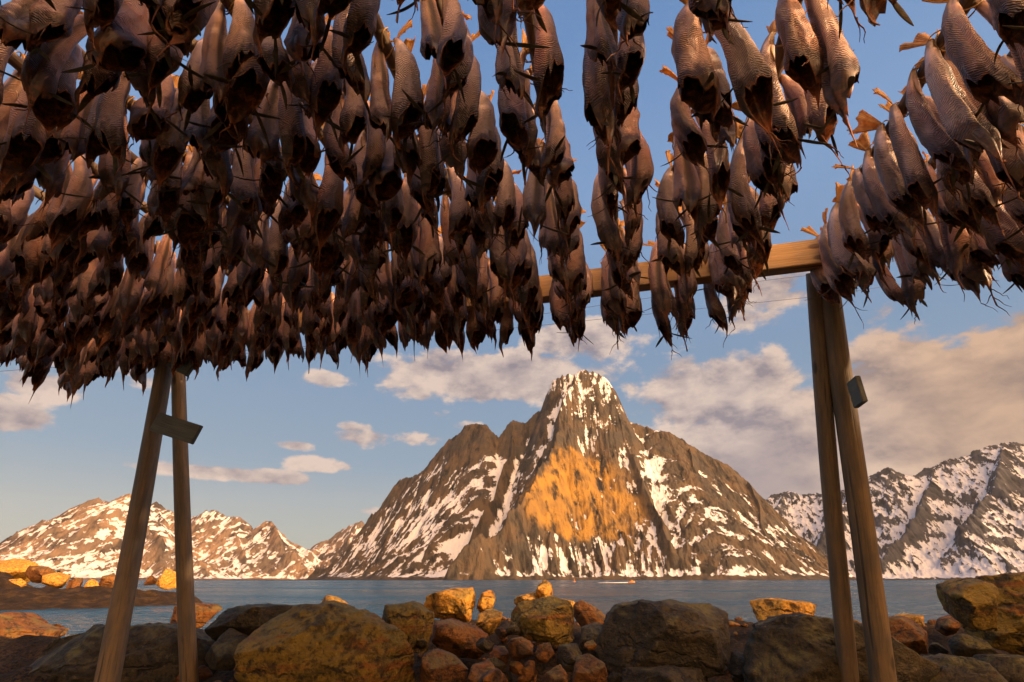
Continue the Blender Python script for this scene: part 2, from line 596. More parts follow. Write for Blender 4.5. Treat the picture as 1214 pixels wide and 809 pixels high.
# ------------------------------------------------------------------ water
def water():
    m, t, b = material('fjord_water')
    p = t.coord('Object')
    t.put(b.inputs['Base Color'], (0.008, 0.075, 0.16))
    b.inputs['Roughness'].default_value = 0.25
    b.inputs['IOR'].default_value = 1.33
    w1 = t.noise(t.mapping(p, scale=(0.6, 1.6, 1), rot=(0, 0, 0.35)), 1.3, 5, 0.62, 0.4)
    w2 = t.noise(t.mapping(p, scale=(0.5, 1.2, 1), rot=(0, 0, -0.2)), 0.16, 4, 0.6, 0.3)
    h = t.math('ADD', t.math('MULTIPLY', w1, 0.35), t.math('MULTIPLY', w2, 1.6))
    t.l.new(t.bump(h, 1.0, 4.0), b.inputs['Normal'])
    wind = t.step(t.noise(t.mapping(p, scale=(0.25, 1.0, 1)), 0.03, 4, 0.6), 0.35, 0.65)
    t.put(b.inputs['Roughness'], t.math('ADD', 0.12, t.math('MULTIPLY', wind, 0.2)))
    rad = np.concatenate([np.exp(np.linspace(math.log(5.0), math.log(500), 760)), np.exp(np.linspace(math.log(560), math.log(8500), 22))])
    th, rr = np.meshgrid(np.radians(np.linspace(-76, 76, 560)), rad)
    X, Y = rr * np.sin(th), rr * np.cos(th)
    amp = sstep(420, 120, rr)
    Z = WATER + amp * (0.075 * fbm(X * 0.55, Y * 1.1, 1.0, 4, 0.6) + 0.05 * (0.5 - np.abs(noise3(X * 0.9 + Y * 0.3, Y * 1.9, 4.0))))
    tag(obj('water', grid_mesh('water', X, Y, Z, m)), 'blue grey rippled fjord water reaching to the mountains', kind='structure')


water()


# ------------------------------------------------------------------ shore terrain
def shore_height(X, Y):
    D = np.hypot(X, Y)
    near = GROUND + 0.62 * sstep(3.9, 6.8, Y) + 0.10 * fbm(X * 3, Y * 3, 1.0, 3) + 0.14 * fbm(X * 0.8, Y * 0.8, 2.0, 4) - 1.6 * sstep(8.6, 12.5, Y + 0.15 * X + 3.2 * sstep(-1.8, -4.0, X))
    # left: weed covered flats with pools, then a rocky point
    flat = WATER - 0.17 + 0.36 * fbm(X * 0.16, Y * 0.34, 5.0, 5, 0.6) + 0.22 * (ridged(X * 0.8, Y * 0.8, 7.0, 4) - 0.5)
    ang = np.degrees(np.arctan2(X, Y))
    edge = -34.5 + 5.0 * fbm(Y * 0.05, X * 0.0, 3.0, 3)
    # a bar of low rock at 40-62 m that reaches further right than the flats
    bar = np.exp(-((D - 56) / 10.0) ** 2) * sstep(-27.2, -30.0, ang + 1.2 * fbm(D * 0.15, X * 0.1, 2.0, 3))
    point = np.exp(-((D - 74) / 11.0) ** 2) * sstep(-36.5, -43, ang)
    flatm = sstep(0, -3.0, ang - edge) * sstep(16, 22, D) * sstep(86, 74, D)
    nearleft = sstep(-38.0, -42, ang) * sstep(26, 18, D) * sstep(8, 12, D)
    z = np.maximum(near, WATER - 1.2)
    z = np.maximum(z, (WATER - 1.0) + flatm * (flat - WATER + 1.0))
    z = np.maximum(z, WATER - 0.9 + bar * (1.45 + 0.55 * sstep(-30, -36, ang)) + bar * 0.7 * fbm(X * 0.5, Y * 0.5, 1.0, 5, 0.6))
    z = np.maximum(z, WATER - 0.9 + point * (3.1 + 1.5 * fbm(X * 0.16, Y * 0.16, 9.0, 5)))
    z = np.maximum(z, WATER - 0.9 + nearleft * (0.9 + 0.7 * fbm(X * 0.5, Y * 0.5, 4.0, 4)))
    return z


def shore():
    m, t, b = material('weedy_shore_rock')
    p = t.coord('Object')
    n = t.noise(p, 1.1, 6, 0.65, 0.3)
    n2 = t.noise(p, 9.0, 5, 0.7)
    col = t.ramp(n, [(0.3, (0.018, 0.012, 0.005)), (0.5, (0.06, 0.032, 0.009)), (0.66, (0.15, 0.08, 0.02)), (0.8, (0.26, 0.15, 0.045))])
    col = t.mix(t.step(n2, 0.5, 0.75), col, (0.05, 0.035, 0.012))
    t.put(b.inputs['Base Color'], col)
    b.inputs['Roughness'].default_value = 0.85
    b.inputs['Specular IOR Level'].default_value = 0.2
    n3 = t.noise(p, 32.0, 5, 0.75)
    col = t.mix(t.step(n3, 0.55, 0.4), col, (0.012, 0.008, 0.004))
    t.put(b.inputs['Base Color'], col)
    t.l.new(t.bump(t.math('ADD', t.math('MULTIPLY', n3, 0.35), t.math('ADD', n, t.math('MULTIPLY', n2, 0.6))), 1.0, 0.22), b.inputs['Normal'])
    th, rr = np.meshgrid(np.radians(np.linspace(-75, 75, 620)), np.exp(np.linspace(math.log(0.6), math.log(95), 420)))
    X, Y = rr * np.sin(th), rr * np.cos(th)
    Z = shore_height(X, Y)
    Z = Z + (0.10 * fbm(X * 1.7, Y * 1.7, 3.0, 4, 0.6) + 0.12 * (ridged(X * 0.9, Y * 0.9, 2.0, 3) - 0.5)) * sstep(10, 16, rr)
    me = grid_mesh('shore', X, Y, Z, m)
    tag(obj('shore', me), 'brown weed covered rocky shore with tidal pools', kind='structure')
    # added hill behind the camera, crest shaped to keep sun off the near shore
    U, V = np.meshgrid(np.linspace(-45, 60, 260), np.linspace(-6, 60, 130))
    px = sd.copy()
    px.z = 0
    px.normalize()
    qx = Vector((-px.y, px.x, 0))
    XX = px.x * V + qx.x * U
    YY = px.y * V + qx.y * U
    top = np.interp(U, [-45, -5, 2.0, 3.5, 5.0, 5.7, 7.35, 10, 20, 60], [6.5, 6.0, 5.75, 5.6, 5.0, 4.75, 4.25, 4.0, 3.8, 3.5])
    crestline = sstep(9, 25, V) * (1 + 0.15 * sstep(27, 45, V))
    Z = GROUND - 0.25 + (top - GROUND + 0.25) * crestline + 0.25 * fbm(XX * 0.35, YY * 0.35, 4.4, 5)
    Z = np.where(YY > -0.3, np.minimum(Z, GROUND - 0.6 - 1.2 * sstep(0, 8, YY)), Z)
    mh = material('shade_hill_turf')
    m, t, b = mh
    n = t.noise(t.coord('Object'), 1.4, 6, 0.65)
    t.put(b.inputs['Base Color'], t.ramp(n, [(0.35, (0.05, 0.045, 0.02)), (0.55, (0.10, 0.085, 0.035)), (0.7, (0.16, 0.13, 0.06))]))
    b.inputs['Roughness'].default_value = 0.9
    t.l.new(t.bump(n, 0.8, 0.1), b.inputs['Normal'])
    tag(obj('shade_hill', grid_mesh('shade_hill', XX, YY, Z, m)), 'added turfed hill shading the near shore from behind the rack', kind='structure')


shore()


# ------------------------------------------------------------------ rocks
def rock_material(name, a, b_, c, dark=(0.02, 0.017, 0.012), fine=1.0):
    m, t, b = material(name)
    p = t.coord('Object')
    oi = t.node('ShaderNodeObjectInfo').outputs['Random']
    sh = t.node('ShaderNodeCombineXYZ')
    t.put(sh.inputs[0], t.math('MULTIPLY', oi, 37.0))
    t.put(sh.inputs[2], t.math('MULTIPLY', oi, 11.0))
    ad = t.node('ShaderNodeVectorMath', operation='ADD')
    t.l.new(p, ad.inputs[0])
    t.l.new(sh.outputs[0], ad.inputs[1])
    q = ad.outputs[0]
    big = t.noise(q, 1.7 * fine, 5, 0.6, 0.5)
    mid = t.noise(q, 6.0 * fine, 7, 0.68, 0.3)
    band = t.noise(t.mapping(q, scale=(0.7, 0.7, 4.0), rot=(0.5, 0.25, 0)), 2.2 * fine, 5, 0.65, 0.8)
    grain = t.noise(q, 70 * fine, 4, 0.75)
    pit = t.noise(q, 24 * fine, 6, 0.72, 0.4)
    col = t.mix(t.step(big, 0.38, 0.62), a, b_)
    col = t.mix(t.math('MULTIPLY', t.step(band, 0.52, 0.68), 0.75), col, c)
    col = t.mix(t.math('MULTIPLY', t.step(mid, 0.52, 0.36), 0.8), col, dark)
    col = t.mix(t.math('MULTIPLY', t.step(pit, 0.50, 0.36), 0.75), col, dark)
    col = t.mix(t.math('MULTIPLY', t.step(pit, 0.56, 0.72), 0.5), col, tuple(min(1, 1.8 * v) for v in b_))
    lich = t.step(t.noise(q, 17 * fine, 6, 0.75), 0.60, 0.66)
    col = t.mix(t.math('MULTIPLY', lich, 0.45), col, (0.30, 0.26, 0.14))
    col = t.mix(0.35, col, t.mix(grain, (0, 0, 0), tuple(min(1, 2 * v) for v in a)), blend='OVERLAY')
    wq = t.node('ShaderNodeVectorMath', operation='ADD')
    t.l.new(t.mapping(q, scale=(0.8, 0.8, 2.1), rot=(0.35, 0.5, 0)), wq.inputs[0])
    wn = t.node('ShaderNodeVectorMath', operation='SCALE')
    wn.inputs['Scale'].default_value = 0.5
    t.l.new(t.noise(q, 3.0 * fine, 4, 0.6, out=1), wn.inputs[0])
    t.l.new(wn.outputs[0], wq.inputs[1])
    crack = t.voro(wq.outputs[0], 1.5 * fine, 'DISTANCE_TO_EDGE')
    ck = t.math('MULTIPLY', t.step(crack, 0.05, 0.0), t.step(mid, 0.42, 0.58))
    col = t.mix(t.math('MULTIPLY', ck, 0.85), col, dark)
    geo = t.node('ShaderNodeNewGeometry')
    gz = t.node('ShaderNodeSeparateXYZ')
    t.l.new(geo.outputs['Normal'], gz.inputs[0])
    moss = t.math('MULTIPLY', t.step(gz.outputs[2], 0.25, 0.8), t.step(t.noise(q, 3.3 * fine, 6, 0.7), 0.45, 0.62))
    col = t.mix(t.math('MULTIPLY', moss, 0.6), col, (0.20, 0.17, 0.045))
    t.put(b.inputs['Base Color'], col)
    b.inputs['Roughness'].default_value = 0.72
    b.inputs['Specular IOR Level'].default_value = 0.35
    h = t.math('ADD', t.math('MULTIPLY', mid, 1.0), t.math('ADD', t.math('MULTIPLY', grain, 0.16), t.math('MULTIPLY', pit, 0.55)))
    h = t.math('SUBTRACT', h, t.math('MULTIPLY', ck, 0.5))
    h = t.math('ADD', h, t.math('MULTIPLY', band, 0.5))
    t.l.new(t.bump(h, 1.0, 0.075 / fine), b.inputs['Normal'])
    return m


RM = {
    'brown': rock_material('brown_rock', (0.24, 0.105, 0.022), (0.36, 0.165, 0.032), (0.26, 0.085, 0.02)),
    'olive': rock_material('olive_rock', (0.24, 0.165, 0.024), (0.38, 0.255, 0.04), (0.36, 0.10, 0.02)),
    'dark': rock_material('dark_rock', (0.05, 0.042, 0.026), (0.10, 0.075, 0.035), (0.13, 0.085, 0.03)),
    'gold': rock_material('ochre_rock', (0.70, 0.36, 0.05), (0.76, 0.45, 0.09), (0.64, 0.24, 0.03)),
    'grey': rock_material('grey_rock', (0.14, 0.12, 0.08), (0.20, 0.16, 0.10), (0.22, 0.12, 0.05)),
}


def ico(sub):
    import bmesh
    bm = bmesh.new()
    bmesh.ops.create_icosphere(bm, subdivisions=sub, radius=1)
    bm.verts.ensure_lookup_table()
    v = np.array([q.co[:] for q in bm.verts])
    f = [[q.index for q in fc.verts] for fc in bm.faces]
    bm.free()
    return v, f


ICO = {3: ico(3), 4: ico(4), 5: ico(5), 6: ico(6)}


def rock(outline, D, thick, mat, label, sub=5, seed=0, rough=0.12, cuts=18, name='boulder', group=None, cat='boulder'):
    """a boulder with the surveyed outline, its own depth and angular faces"""
    pts = [at_y(px, py, D) for px, py in outline]
    c = sum(pts, Vector()) / len(pts)
    lo = min(p.z for p in pts)
    ang = np.array([math.atan2(p.z - c.z, p.x - c.x) for p in pts])
    rad = np.array([math.hypot(p.x - c.x, p.z - c.z) for p in pts])
    o = np.argsort(ang)
    ang, rad = ang[o], rad[o]
    ang = np.concatenate([ang - 2 * math.pi, ang, ang + 2 * math.pi])
    rad = np.tile(rad, 3)
    V, Fc = ICO[sub]
    th = np.arctan2(V[:, 2], V[:, 0])
    # straight edges between outline points
    i = np.clip(np.searchsorted(ang, th) - 1, 0, len(ang) - 2)
    a0, a1, r0, r1 = ang[i], ang[i + 1], rad[i], rad[i + 1]
    den = r0 * np.sin(th - a0) + r1 * np.sin(a1 - th)
    rr = np.where(np.abs(den) > 1e-6, r0 * r1 * np.sin(a1 - a0) / np.where(np.abs(den) > 1e-6, den, 1), r0)
    pl = np.hypot(V[:, 0], V[:, 2])
    # superellipsoid section: a blocky body instead of a ball
    e = 0.62
    pr = np.abs(pl) ** e
    dy = np.sign(V[:, 1]) * np.abs(V[:, 1]) ** 0.8
    P = np.stack([np.cos(th) * rr * pr, dy * thick, np.sin(th) * rr * pr], -1)
    rs = np.random.RandomState(seed)
    size = float(np.mean(rad))
    for k in range(cuts):
        n = rs.normal(size=3) * np.array([0.7, 1.2, 0.8])
        n /= np.linalg.norm(n)
        if abs(n[1]) < 0.3:
            n[1] = -0.6 if rs.rand() < .75 else .6
            n /= np.linalg.norm(n)
        h = P @ n
        d = np.quantile(h, rs.uniform(0.80, 0.94))
        P = P - np.maximum(h - d, 0)[:, None] * n[None] * 0.94
    s = 1.3 / size
    q = P * s + seed * 3.7
    nn = P / (np.linalg.norm(P, axis=1)[:, None] + 1e-9)
    dsp = fbm(q[:, 0], q[:, 1], q[:, 2], 3) * 0.7 + (ridged(q[:, 0] * 1.7 + 5, q[:, 1] * 1.7, q[:, 2] * 3.1, 4) - 0.5) * 0.55 + (0.5 - np.abs(fbm(q[:, 0] * 2.2, q[:, 1] * 2.2, q[:, 2] * 3.6, 4))) * 0.5 + fbm(q[:, 0] * 7, q[:, 1] * 7, q[:, 2] * 9, 3) * 0.18
    P = P + nn * (dsp * size * rough)[:, None]
    me = mesh_from(name, P, Fc, [mat])
    ob = obj(name, me, loc=(c.x, c.y, c.z))
    return tag(ob, label, cat, group)


def box_outline(x0, y0, x1, y1, n, seed):
    r = random.Random(seed)
    out = []
    for k in range(n):
        a = 2 * math.pi * (k + r.uniform(-.3, .3)) / n
        q = r.uniform(0.82, 1.08)
        out.append(((x0 + x1) / 2 + (x1 - x0) / 2 * math.cos(a) * q, (y0 + y1) / 2 - (y1 - y0) / 2 * math.sin(a) * q))
    return out


BOULDERS = [
    # outline, distance, half thickness, material, label
    ([(292, 790), (298, 760), (318, 738), (336, 722), (392, 718), (430, 726), (470, 742), (500, 756), (512, 775), (505, 800), (480, 850), (400, 880), (310, 870)], 4.6, .60, 'olive',
     'largest olive and rust streaked boulder at the front, right of the left rack legs', 6),
    ([(255, 745), (272, 722), (300, 717), (348, 719), (345, 745), (300, 770), (262, 765)], 5.4, .5, 'dark', 'black flat topped boulder behind the rust streaked boulder', 5),
    ([(440, 730), (455, 718), (490, 714), (512, 728), (523, 752), (512, 778), (490, 772), (460, 756)], 5.2, .45, 'olive', 'yellow green boulder tucked behind the right end of the rust streaked boulder', 5),
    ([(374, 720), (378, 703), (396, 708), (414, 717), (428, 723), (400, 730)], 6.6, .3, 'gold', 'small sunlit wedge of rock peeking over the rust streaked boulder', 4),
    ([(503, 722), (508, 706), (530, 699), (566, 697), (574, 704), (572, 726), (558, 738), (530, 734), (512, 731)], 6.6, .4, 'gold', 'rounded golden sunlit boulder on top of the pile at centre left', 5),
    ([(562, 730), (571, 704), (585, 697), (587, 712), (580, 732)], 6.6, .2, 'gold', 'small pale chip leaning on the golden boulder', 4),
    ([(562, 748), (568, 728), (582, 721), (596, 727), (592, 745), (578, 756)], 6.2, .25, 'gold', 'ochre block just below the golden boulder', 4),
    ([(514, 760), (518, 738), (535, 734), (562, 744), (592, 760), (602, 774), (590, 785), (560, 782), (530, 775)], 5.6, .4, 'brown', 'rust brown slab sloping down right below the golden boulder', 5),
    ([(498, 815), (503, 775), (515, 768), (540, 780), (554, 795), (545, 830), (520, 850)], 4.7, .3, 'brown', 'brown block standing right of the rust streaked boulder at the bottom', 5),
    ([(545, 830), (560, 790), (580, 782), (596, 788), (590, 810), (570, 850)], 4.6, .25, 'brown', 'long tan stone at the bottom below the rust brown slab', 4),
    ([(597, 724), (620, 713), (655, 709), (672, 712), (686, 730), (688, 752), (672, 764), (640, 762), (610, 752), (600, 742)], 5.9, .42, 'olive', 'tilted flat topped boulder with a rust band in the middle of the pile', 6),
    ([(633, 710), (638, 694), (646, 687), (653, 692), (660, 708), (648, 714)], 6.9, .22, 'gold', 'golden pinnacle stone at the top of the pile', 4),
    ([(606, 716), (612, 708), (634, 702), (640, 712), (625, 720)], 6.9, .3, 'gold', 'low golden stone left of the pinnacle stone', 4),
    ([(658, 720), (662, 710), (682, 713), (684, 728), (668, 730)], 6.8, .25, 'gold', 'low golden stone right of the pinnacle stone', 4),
    ([(678, 736), (680, 716), (690, 712), (708, 722), (724, 736), (708, 744), (692, 744)], 6.4, .3, 'brown', 'rust red wedge with a sunlit right edge beside the tilted boulder', 4),
    ([(686, 780), (690, 745), (706, 737), (728, 738), (716, 760), (712, 785), (698, 790)], 5.6, .3, 'grey', 'grey upright stone between the tilted boulder and the mottled boulder', 5),
    ([(707, 775), (715, 755), (726, 730), (738, 717), (760, 714), (800, 717), (845, 716), (872, 720), (890, 734), (893, 748), (886, 770), (870, 790), (820, 798), (760, 800), (722, 798)], 5.1, .6, 'dark',
     'big dark mottled boulder with ochre lichen at centre right', 6),
    ([(602, 765), (606, 758), (620, 755), (632, 764), (632, 778), (616, 786), (604, 780)], 5.1, .16, 'brown', 'round brown cobble under the tilted boulder', 4),
    ([(634, 775), (640, 764), (652, 761), (657, 775), (646, 788), (636, 786)], 5.0, .14, 'brown', 'small tan cobble right of the round brown cobble', 4),
    ([(657, 786), (662, 766), (684, 762), (692, 780), (682, 795), (664, 795)], 5.0, .2, 'dark', 'dark stone below the tilted boulder', 4),
    ([(678, 812), (684, 780), (700, 776), (716, 786), (720, 808), (700, 820)], 4.5, .2, 'brown', 'rounded tan stone at the bottom left of the mottled boulder', 4),
    ([(640, 815), (646, 798), (660, 784), (672, 798), (672, 820)], 4.5, .16, 'brown', 'small brown stone at the bottom beside the rounded tan stone', 4),
    ([(578, 792), (582, 766), (596, 762), (604, 778), (600, 796)], 5.2, .18, 'brown', 'orange brown cobble right of the rust brown slab', 4),
    ([(560, 825), (572, 800), (590, 792), (604, 806), (600, 835)], 4.4, .2, 'brown', 'brown cobble at the bottom edge left of centre', 4),
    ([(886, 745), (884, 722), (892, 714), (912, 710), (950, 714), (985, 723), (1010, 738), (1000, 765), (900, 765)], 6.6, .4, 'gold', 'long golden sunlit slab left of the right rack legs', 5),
    ([(888, 800), (892, 765), (905, 742), (930, 732), (960, 730), (1000, 738), (1040, 755), (1085, 785), (1100, 815), (1060, 870), (960, 880), (900, 850)], 4.4, .6, 'dark',
     'broad dark ridged boulder under the right rack legs', 6),
    ([(1030, 755), (1042, 738), (1075, 730), (1092, 738), (1110, 756), (1090, 775), (1050, 775)], 5.6, .4, 'brown', 'low rust brown boulder just right of the right rack legs', 5),
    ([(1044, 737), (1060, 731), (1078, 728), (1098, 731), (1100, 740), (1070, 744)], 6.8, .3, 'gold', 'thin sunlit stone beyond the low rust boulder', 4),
    ([(1112, 742), (1120, 733), (1134, 729), (1140, 745), (1126, 756)], 6.2, .2, 'brown', 'small brown stone left of the split boulder', 4),
    ([(1114, 705), (1122, 693), (1140, 687), (1152, 690), (1158, 720), (1172, 752), (1150, 756), (1130, 735)], 4.6, .35, 'olive', 'left half of the tall split boulder at the right edge', 5),
    ([(1162, 694), (1170, 684), (1214, 680), (1260, 678), (1290, 720), (1280, 780), (1215, 795), (1180, 770), (1166, 740), (1162, 715)], 4.9, .6, 'olive', 'tall split boulder filling the right edge', 6),
    ([(1125, 765), (1135, 752), (1160, 752), (1175, 768), (1165, 785), (1138, 784)], 4.9, .25, 'dark', 'dark stone under the split boulder', 4),
    ([(1060, 815), (1080, 785), (1130, 778), (1200, 792), (1230, 830), (1150, 870)], 4.2, .45, 'dark', 'low dark slab along the bottom right corner', 5),
    ([(1170, 800), (1180, 778), (1215, 778), (1240, 800), (1215, 822)], 4.4, .3, 'dark', 'dark stone in the bottom right corner', 4),
    ([(-40, 800), (-10, 770), (40, 755), (110, 748), (190, 743), (235, 752), (268, 768), (290, 795), (285, 850), (150, 880), (0, 880)], 5.6, .6, 'dark',
     'huge low dark boulder behind the left rack legs', 6),
    ([(188, 735), (200, 722), (228, 715), (252, 718), (268, 728), (262, 742), (225, 746), (196, 746)], 8.5, .5, 'brown', 'rounded weedy brown boulder between pool and dark boulder', 5),
    ([(240, 772), (246, 750), (262, 744), (290, 760), (300, 780), (280, 795), (255, 790)], 5.0, .3, 'dark', 'dark block left of the rust streaked boulder', 4),
    ([(868, 800), (874, 775), (890, 770), (900, 790), (896, 815)], 4.7, .2, 'dark', 'small dark stone between the two dark boulders', 4),
    ([(720, 820), (740, 796), (800, 794), (870, 798), (880, 825), (800, 850)], 4.7, .4, 'dark', 'black wet rock below the mottled boulder', 5),
]
for i, (ol, D, th, mt, lab, sub) in enumerate(BOULDERS):
    rock(ol, D, th, RM[mt], lab, sub, seed=i + 1)

# small stones that fill the gaps: nobody tells these apart, but each is its own
FILL = [(585, 790, 14), (612, 792, 11), (628, 800, 13), (655, 806, 10), (600, 803, 12), (690, 800, 9), (640, 790, 9), (622, 808, 10), (548, 806, 9), (700, 765, 9), (594, 752, 10),
        (608, 748, 9), (575, 765, 12), (730, 806, 12), (880, 806, 12), (668, 812, 10), (712, 808, 9), (585, 812, 11), (1110, 770, 12), (1120, 790, 12), (1145, 795, 13), (240, 798, 12), (500, 764, 9)]
for i, (px, py, s) in enumerate(FILL):
    rock(box_outline(px - s, py - s * .8, px + s, py + s * .8, 9, i), 5.0 + 0.2 * rng.random(), s / 130, RM[rng.choice(['brown', 'dark', 'grey', 'brown'])],
         'fist sized brown stone wedged in the gaps of the boulder pile', 4, seed=100 + i, name='stone', group='small stones in the boulder pile gaps', cat='stone')

def rubble():
    v0, f0 = ico(2)
    rs = np.random.RandomState(12)
    VV, FF, n = [], [], 0
    for k in range(900):
        Y = rs.uniform(4.2, 9.5)
        X = rs.uniform(-0.75, 0.85) * Y
        r = 0.02 + 0.07 * rs.rand() ** 2.2
        z = float(shore_height(np.array([X]), np.array([Y]))[0])
        v = v0 * (1 + 0.35 * fbm(v0[:, 0] * 1.3 + k, v0[:, 1] * 1.3, v0[:, 2] * 1.3, 2))[:, None]
        for c in range(5):
            nn = rs.normal(size=3)
            nn /= np.linalg.norm(nn)
            h = v @ nn
            v = v - np.maximum(h - np.quantile(h, .82), 0)[:, None] * nn
        v = v * r * np.array([rs.uniform(.8, 1.5), rs.uniform(.8, 1.3), rs.uniform(.6, 1)])
        VV.append(v + np.array([X, Y, z + r * 0.35]))
        FF += [[i + n for i in q] for q in f0]
        n += len(v0)
    me = mesh_from('rubble', np.concatenate(VV), FF, [RM['brown']])
    tag(obj('rubble', me), 'loose brown shingle and rubble between the boulders', kind='stuff')


rubble()

# rocks on the far point at the left
POINT = [
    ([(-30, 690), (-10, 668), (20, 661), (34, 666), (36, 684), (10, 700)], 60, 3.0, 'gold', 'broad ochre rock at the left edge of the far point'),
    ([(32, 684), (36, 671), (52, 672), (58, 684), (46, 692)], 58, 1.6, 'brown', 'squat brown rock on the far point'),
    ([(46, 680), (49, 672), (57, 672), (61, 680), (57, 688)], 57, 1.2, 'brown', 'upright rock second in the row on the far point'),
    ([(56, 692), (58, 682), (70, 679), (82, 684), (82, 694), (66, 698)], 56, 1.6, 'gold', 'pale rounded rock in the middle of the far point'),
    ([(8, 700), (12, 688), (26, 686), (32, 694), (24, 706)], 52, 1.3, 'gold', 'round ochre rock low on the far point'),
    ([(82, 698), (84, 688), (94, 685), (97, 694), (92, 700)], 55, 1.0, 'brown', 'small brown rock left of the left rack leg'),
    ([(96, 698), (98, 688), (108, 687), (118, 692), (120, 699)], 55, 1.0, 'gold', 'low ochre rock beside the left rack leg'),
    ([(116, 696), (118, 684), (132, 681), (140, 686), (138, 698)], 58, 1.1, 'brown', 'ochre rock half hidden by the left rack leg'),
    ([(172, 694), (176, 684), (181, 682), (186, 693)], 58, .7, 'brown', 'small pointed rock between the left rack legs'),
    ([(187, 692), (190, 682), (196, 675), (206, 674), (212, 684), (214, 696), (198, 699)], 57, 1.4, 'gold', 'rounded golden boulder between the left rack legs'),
    ([(-30, 770), (-20, 735), (10, 727), (30, 742), (60, 748), (50, 770), (10, 780)], 11, 1.2, 'brown', 'weedy brown rock at the left edge behind the dark boulder'),
    ([(44, 752), (58, 745), (72, 746), (76, 753), (60, 758)], 15, .5, 'brown', 'small weedy rock in the tidal pool'),
]
for i, (ol, D, th, mt, lab) in enumerate(POINT):
    rock(ol, D, th, RM[mt], lab, 5, seed=200 + i, name='shore_rock', cat='rock')


# ------------------------------------------------------------------ wood
def wood_material(name, a, b_, dark):
    m, t, b = material(name)
    p = t.coord('Object')
    q = t.mapping(p, scale=(9, 9, 0.9))
    g = t.noise(q, 3.0, 6, 0.65, 0.5)
    fine = t.noise(t.mapping(p, scale=(60, 60, 1.6)), 2.0, 4, 0.6)
    knot = t.voro(t.mapping(p, scale=(4.0, 4.0, 1.6)), 1.6)
    col = t.mix(t.step(g, 0.35, 0.65), a, b_)
    col = t.mix(t.math('MULTIPLY', t.step(fine, 0.55, 0.72), 0.6), col, dark)
    col = t.mix(t.step(knot, 0.16, 0.08), col, dark)
    t.put(b.inputs['Base Color'], col)
    b.inputs['Roughness'].default_value = 0.62
    split = t.step(t.noise(t.mapping(p, scale=(26, 26, 0.7)), 1.0, 3, 0.5), 0.66, 0.70)
    col = t.mix(t.math('MULTIPLY', split, 0.8), col, tuple(c * 0.4 for c in dark))
    grey = t.step(t.noise(p, 2.3, 5, 0.65), 0.42, 0.66)
    col = t.mix(t.math('MULTIPLY', grey, 0.45), col, tuple(0.6 * sum(b_) / 3 + 0.2 * c for c in b_))
    t.put(b.inputs['Base Color'], col)
    t.l.new(t.bump(t.math('SUBTRACT', t.math('ADD', fine, g), split), 0.7, 0.006), b.inputs['Normal'])
    return m


W_POST = wood_material('weathered_pine_post', (0.21, 0.135, 0.065), (0.115, 0.08, 0.045), (0.045, 0.028, 0.015))
W_BEAM = wood_material('new_pine_beam', (0.52, 0.32, 0.12), (0.44, 0.25, 0.085), (0.16, 0.08, 0.03))
W_BOARD = wood_material('grey_board', (0.13, 0.125, 0.09), (0.09, 0.09, 0.07), (0.03, 0.03, 0.025))
W_POLE = wood_material('bark_pole', (0.15, 0.10, 0.055), (0.10, 0.065, 0.035), (0.03, 0.02, 0.012))


def log_mesh(name, length, r0, r1, mat, seed, seg=22, rings=40):
    z = np.linspace(0, length, rings)
    a = np.linspace(0, 2 * math.pi, seg, endpoint=False)
    V = []
    for zz in z:
        r = r0 + (r1 - r0) * zz / length
        rr = r * (1 + 0.035 * fbm(np.cos(a) * 1.2 + seed, np.sin(a) * 1.2, zz * 1.6, 3))
        bx = 0.012 * math.sin(zz * 1.1 + seed)
        by = 0.012 * math.cos(zz * 0.8 + seed * 2)
        V += [(rr[i] * math.cos(a[i]) + bx, rr[i] * math.sin(a[i]) + by, zz) for i in range(seg)]
    n = len(V)
    Fs = [(k * seg + i, k * seg + (i + 1) % seg, (k + 1) * seg + (i + 1) % seg, (k + 1) * seg + i) for k in range(rings - 1) for i in range(seg)]
    Fs.append(tuple(range(seg))[::-1])
    Fs.append(tuple(range(n - seg, n)))
    me = mesh_from(name, V, Fs, [mat])
    for p in me.polygons:
        if len(p.vertices) > 4:
            p.use_smooth = False
    return me


def place_log(name, a, b, r0, r1, mat, seed, parent=None, rings=40):
    """log from a (thick end) to b"""
    d = Vector(b) - Vector(a)
    o = obj(name, log_mesh(name, d.length, r0, r1, mat, seed, rings=rings), parent)
    o.location = Vector(a)
    o.rotation_euler = d.to_track_quat('Z', 'Y').to_euler()
    return o


def box_part(name, c, ax, ay, az_, hx, hy, hz, mat, parent, bev=0.004):
    import bmesh
    bm = bmesh.new()
    bmesh.ops.create_cube(bm, size=2)
    for v in bm.verts:
        v.co = Vector((v.co.x * hx, v.co.y * hy, v.co.z * hz))
    bmesh.ops.bevel(bm, geom=list(bm.edges), offset=bev, segments=2, affect='EDGES')
    me = bpy.data.meshes.new(name)
    bm.to_mesh(me)
    bm.free()
    me.materials.append(mat)
    o = obj(name, me, parent)
    M = Matrix((ax, ay, az_)).transposed().to_4x4()
    M.translation = c
    o.matrix_local = M
    return o


HB = 1.96     # underside level at which the row poles lie
rk = obj('drying_rack', None)
tag(rk, 'pine fish drying rack: two pairs of leaning round legs under one long beam', 'fish rack')
EX = rack(1, 0)
EY = rack(0, 1)
UP = Vector((0, 0, 1))


def extend(top, px, py, X, ztop, zbot):
    """leg line through the top point and a pixel ray taken at lateral offset X, run from ztop to zbot"""
    q = rack_ray_X(px, py, X)
    d = (q - top)
    f = lambda z: top + d * ((z - top.z) / d.z)
    return f(zbot), f(ztop)


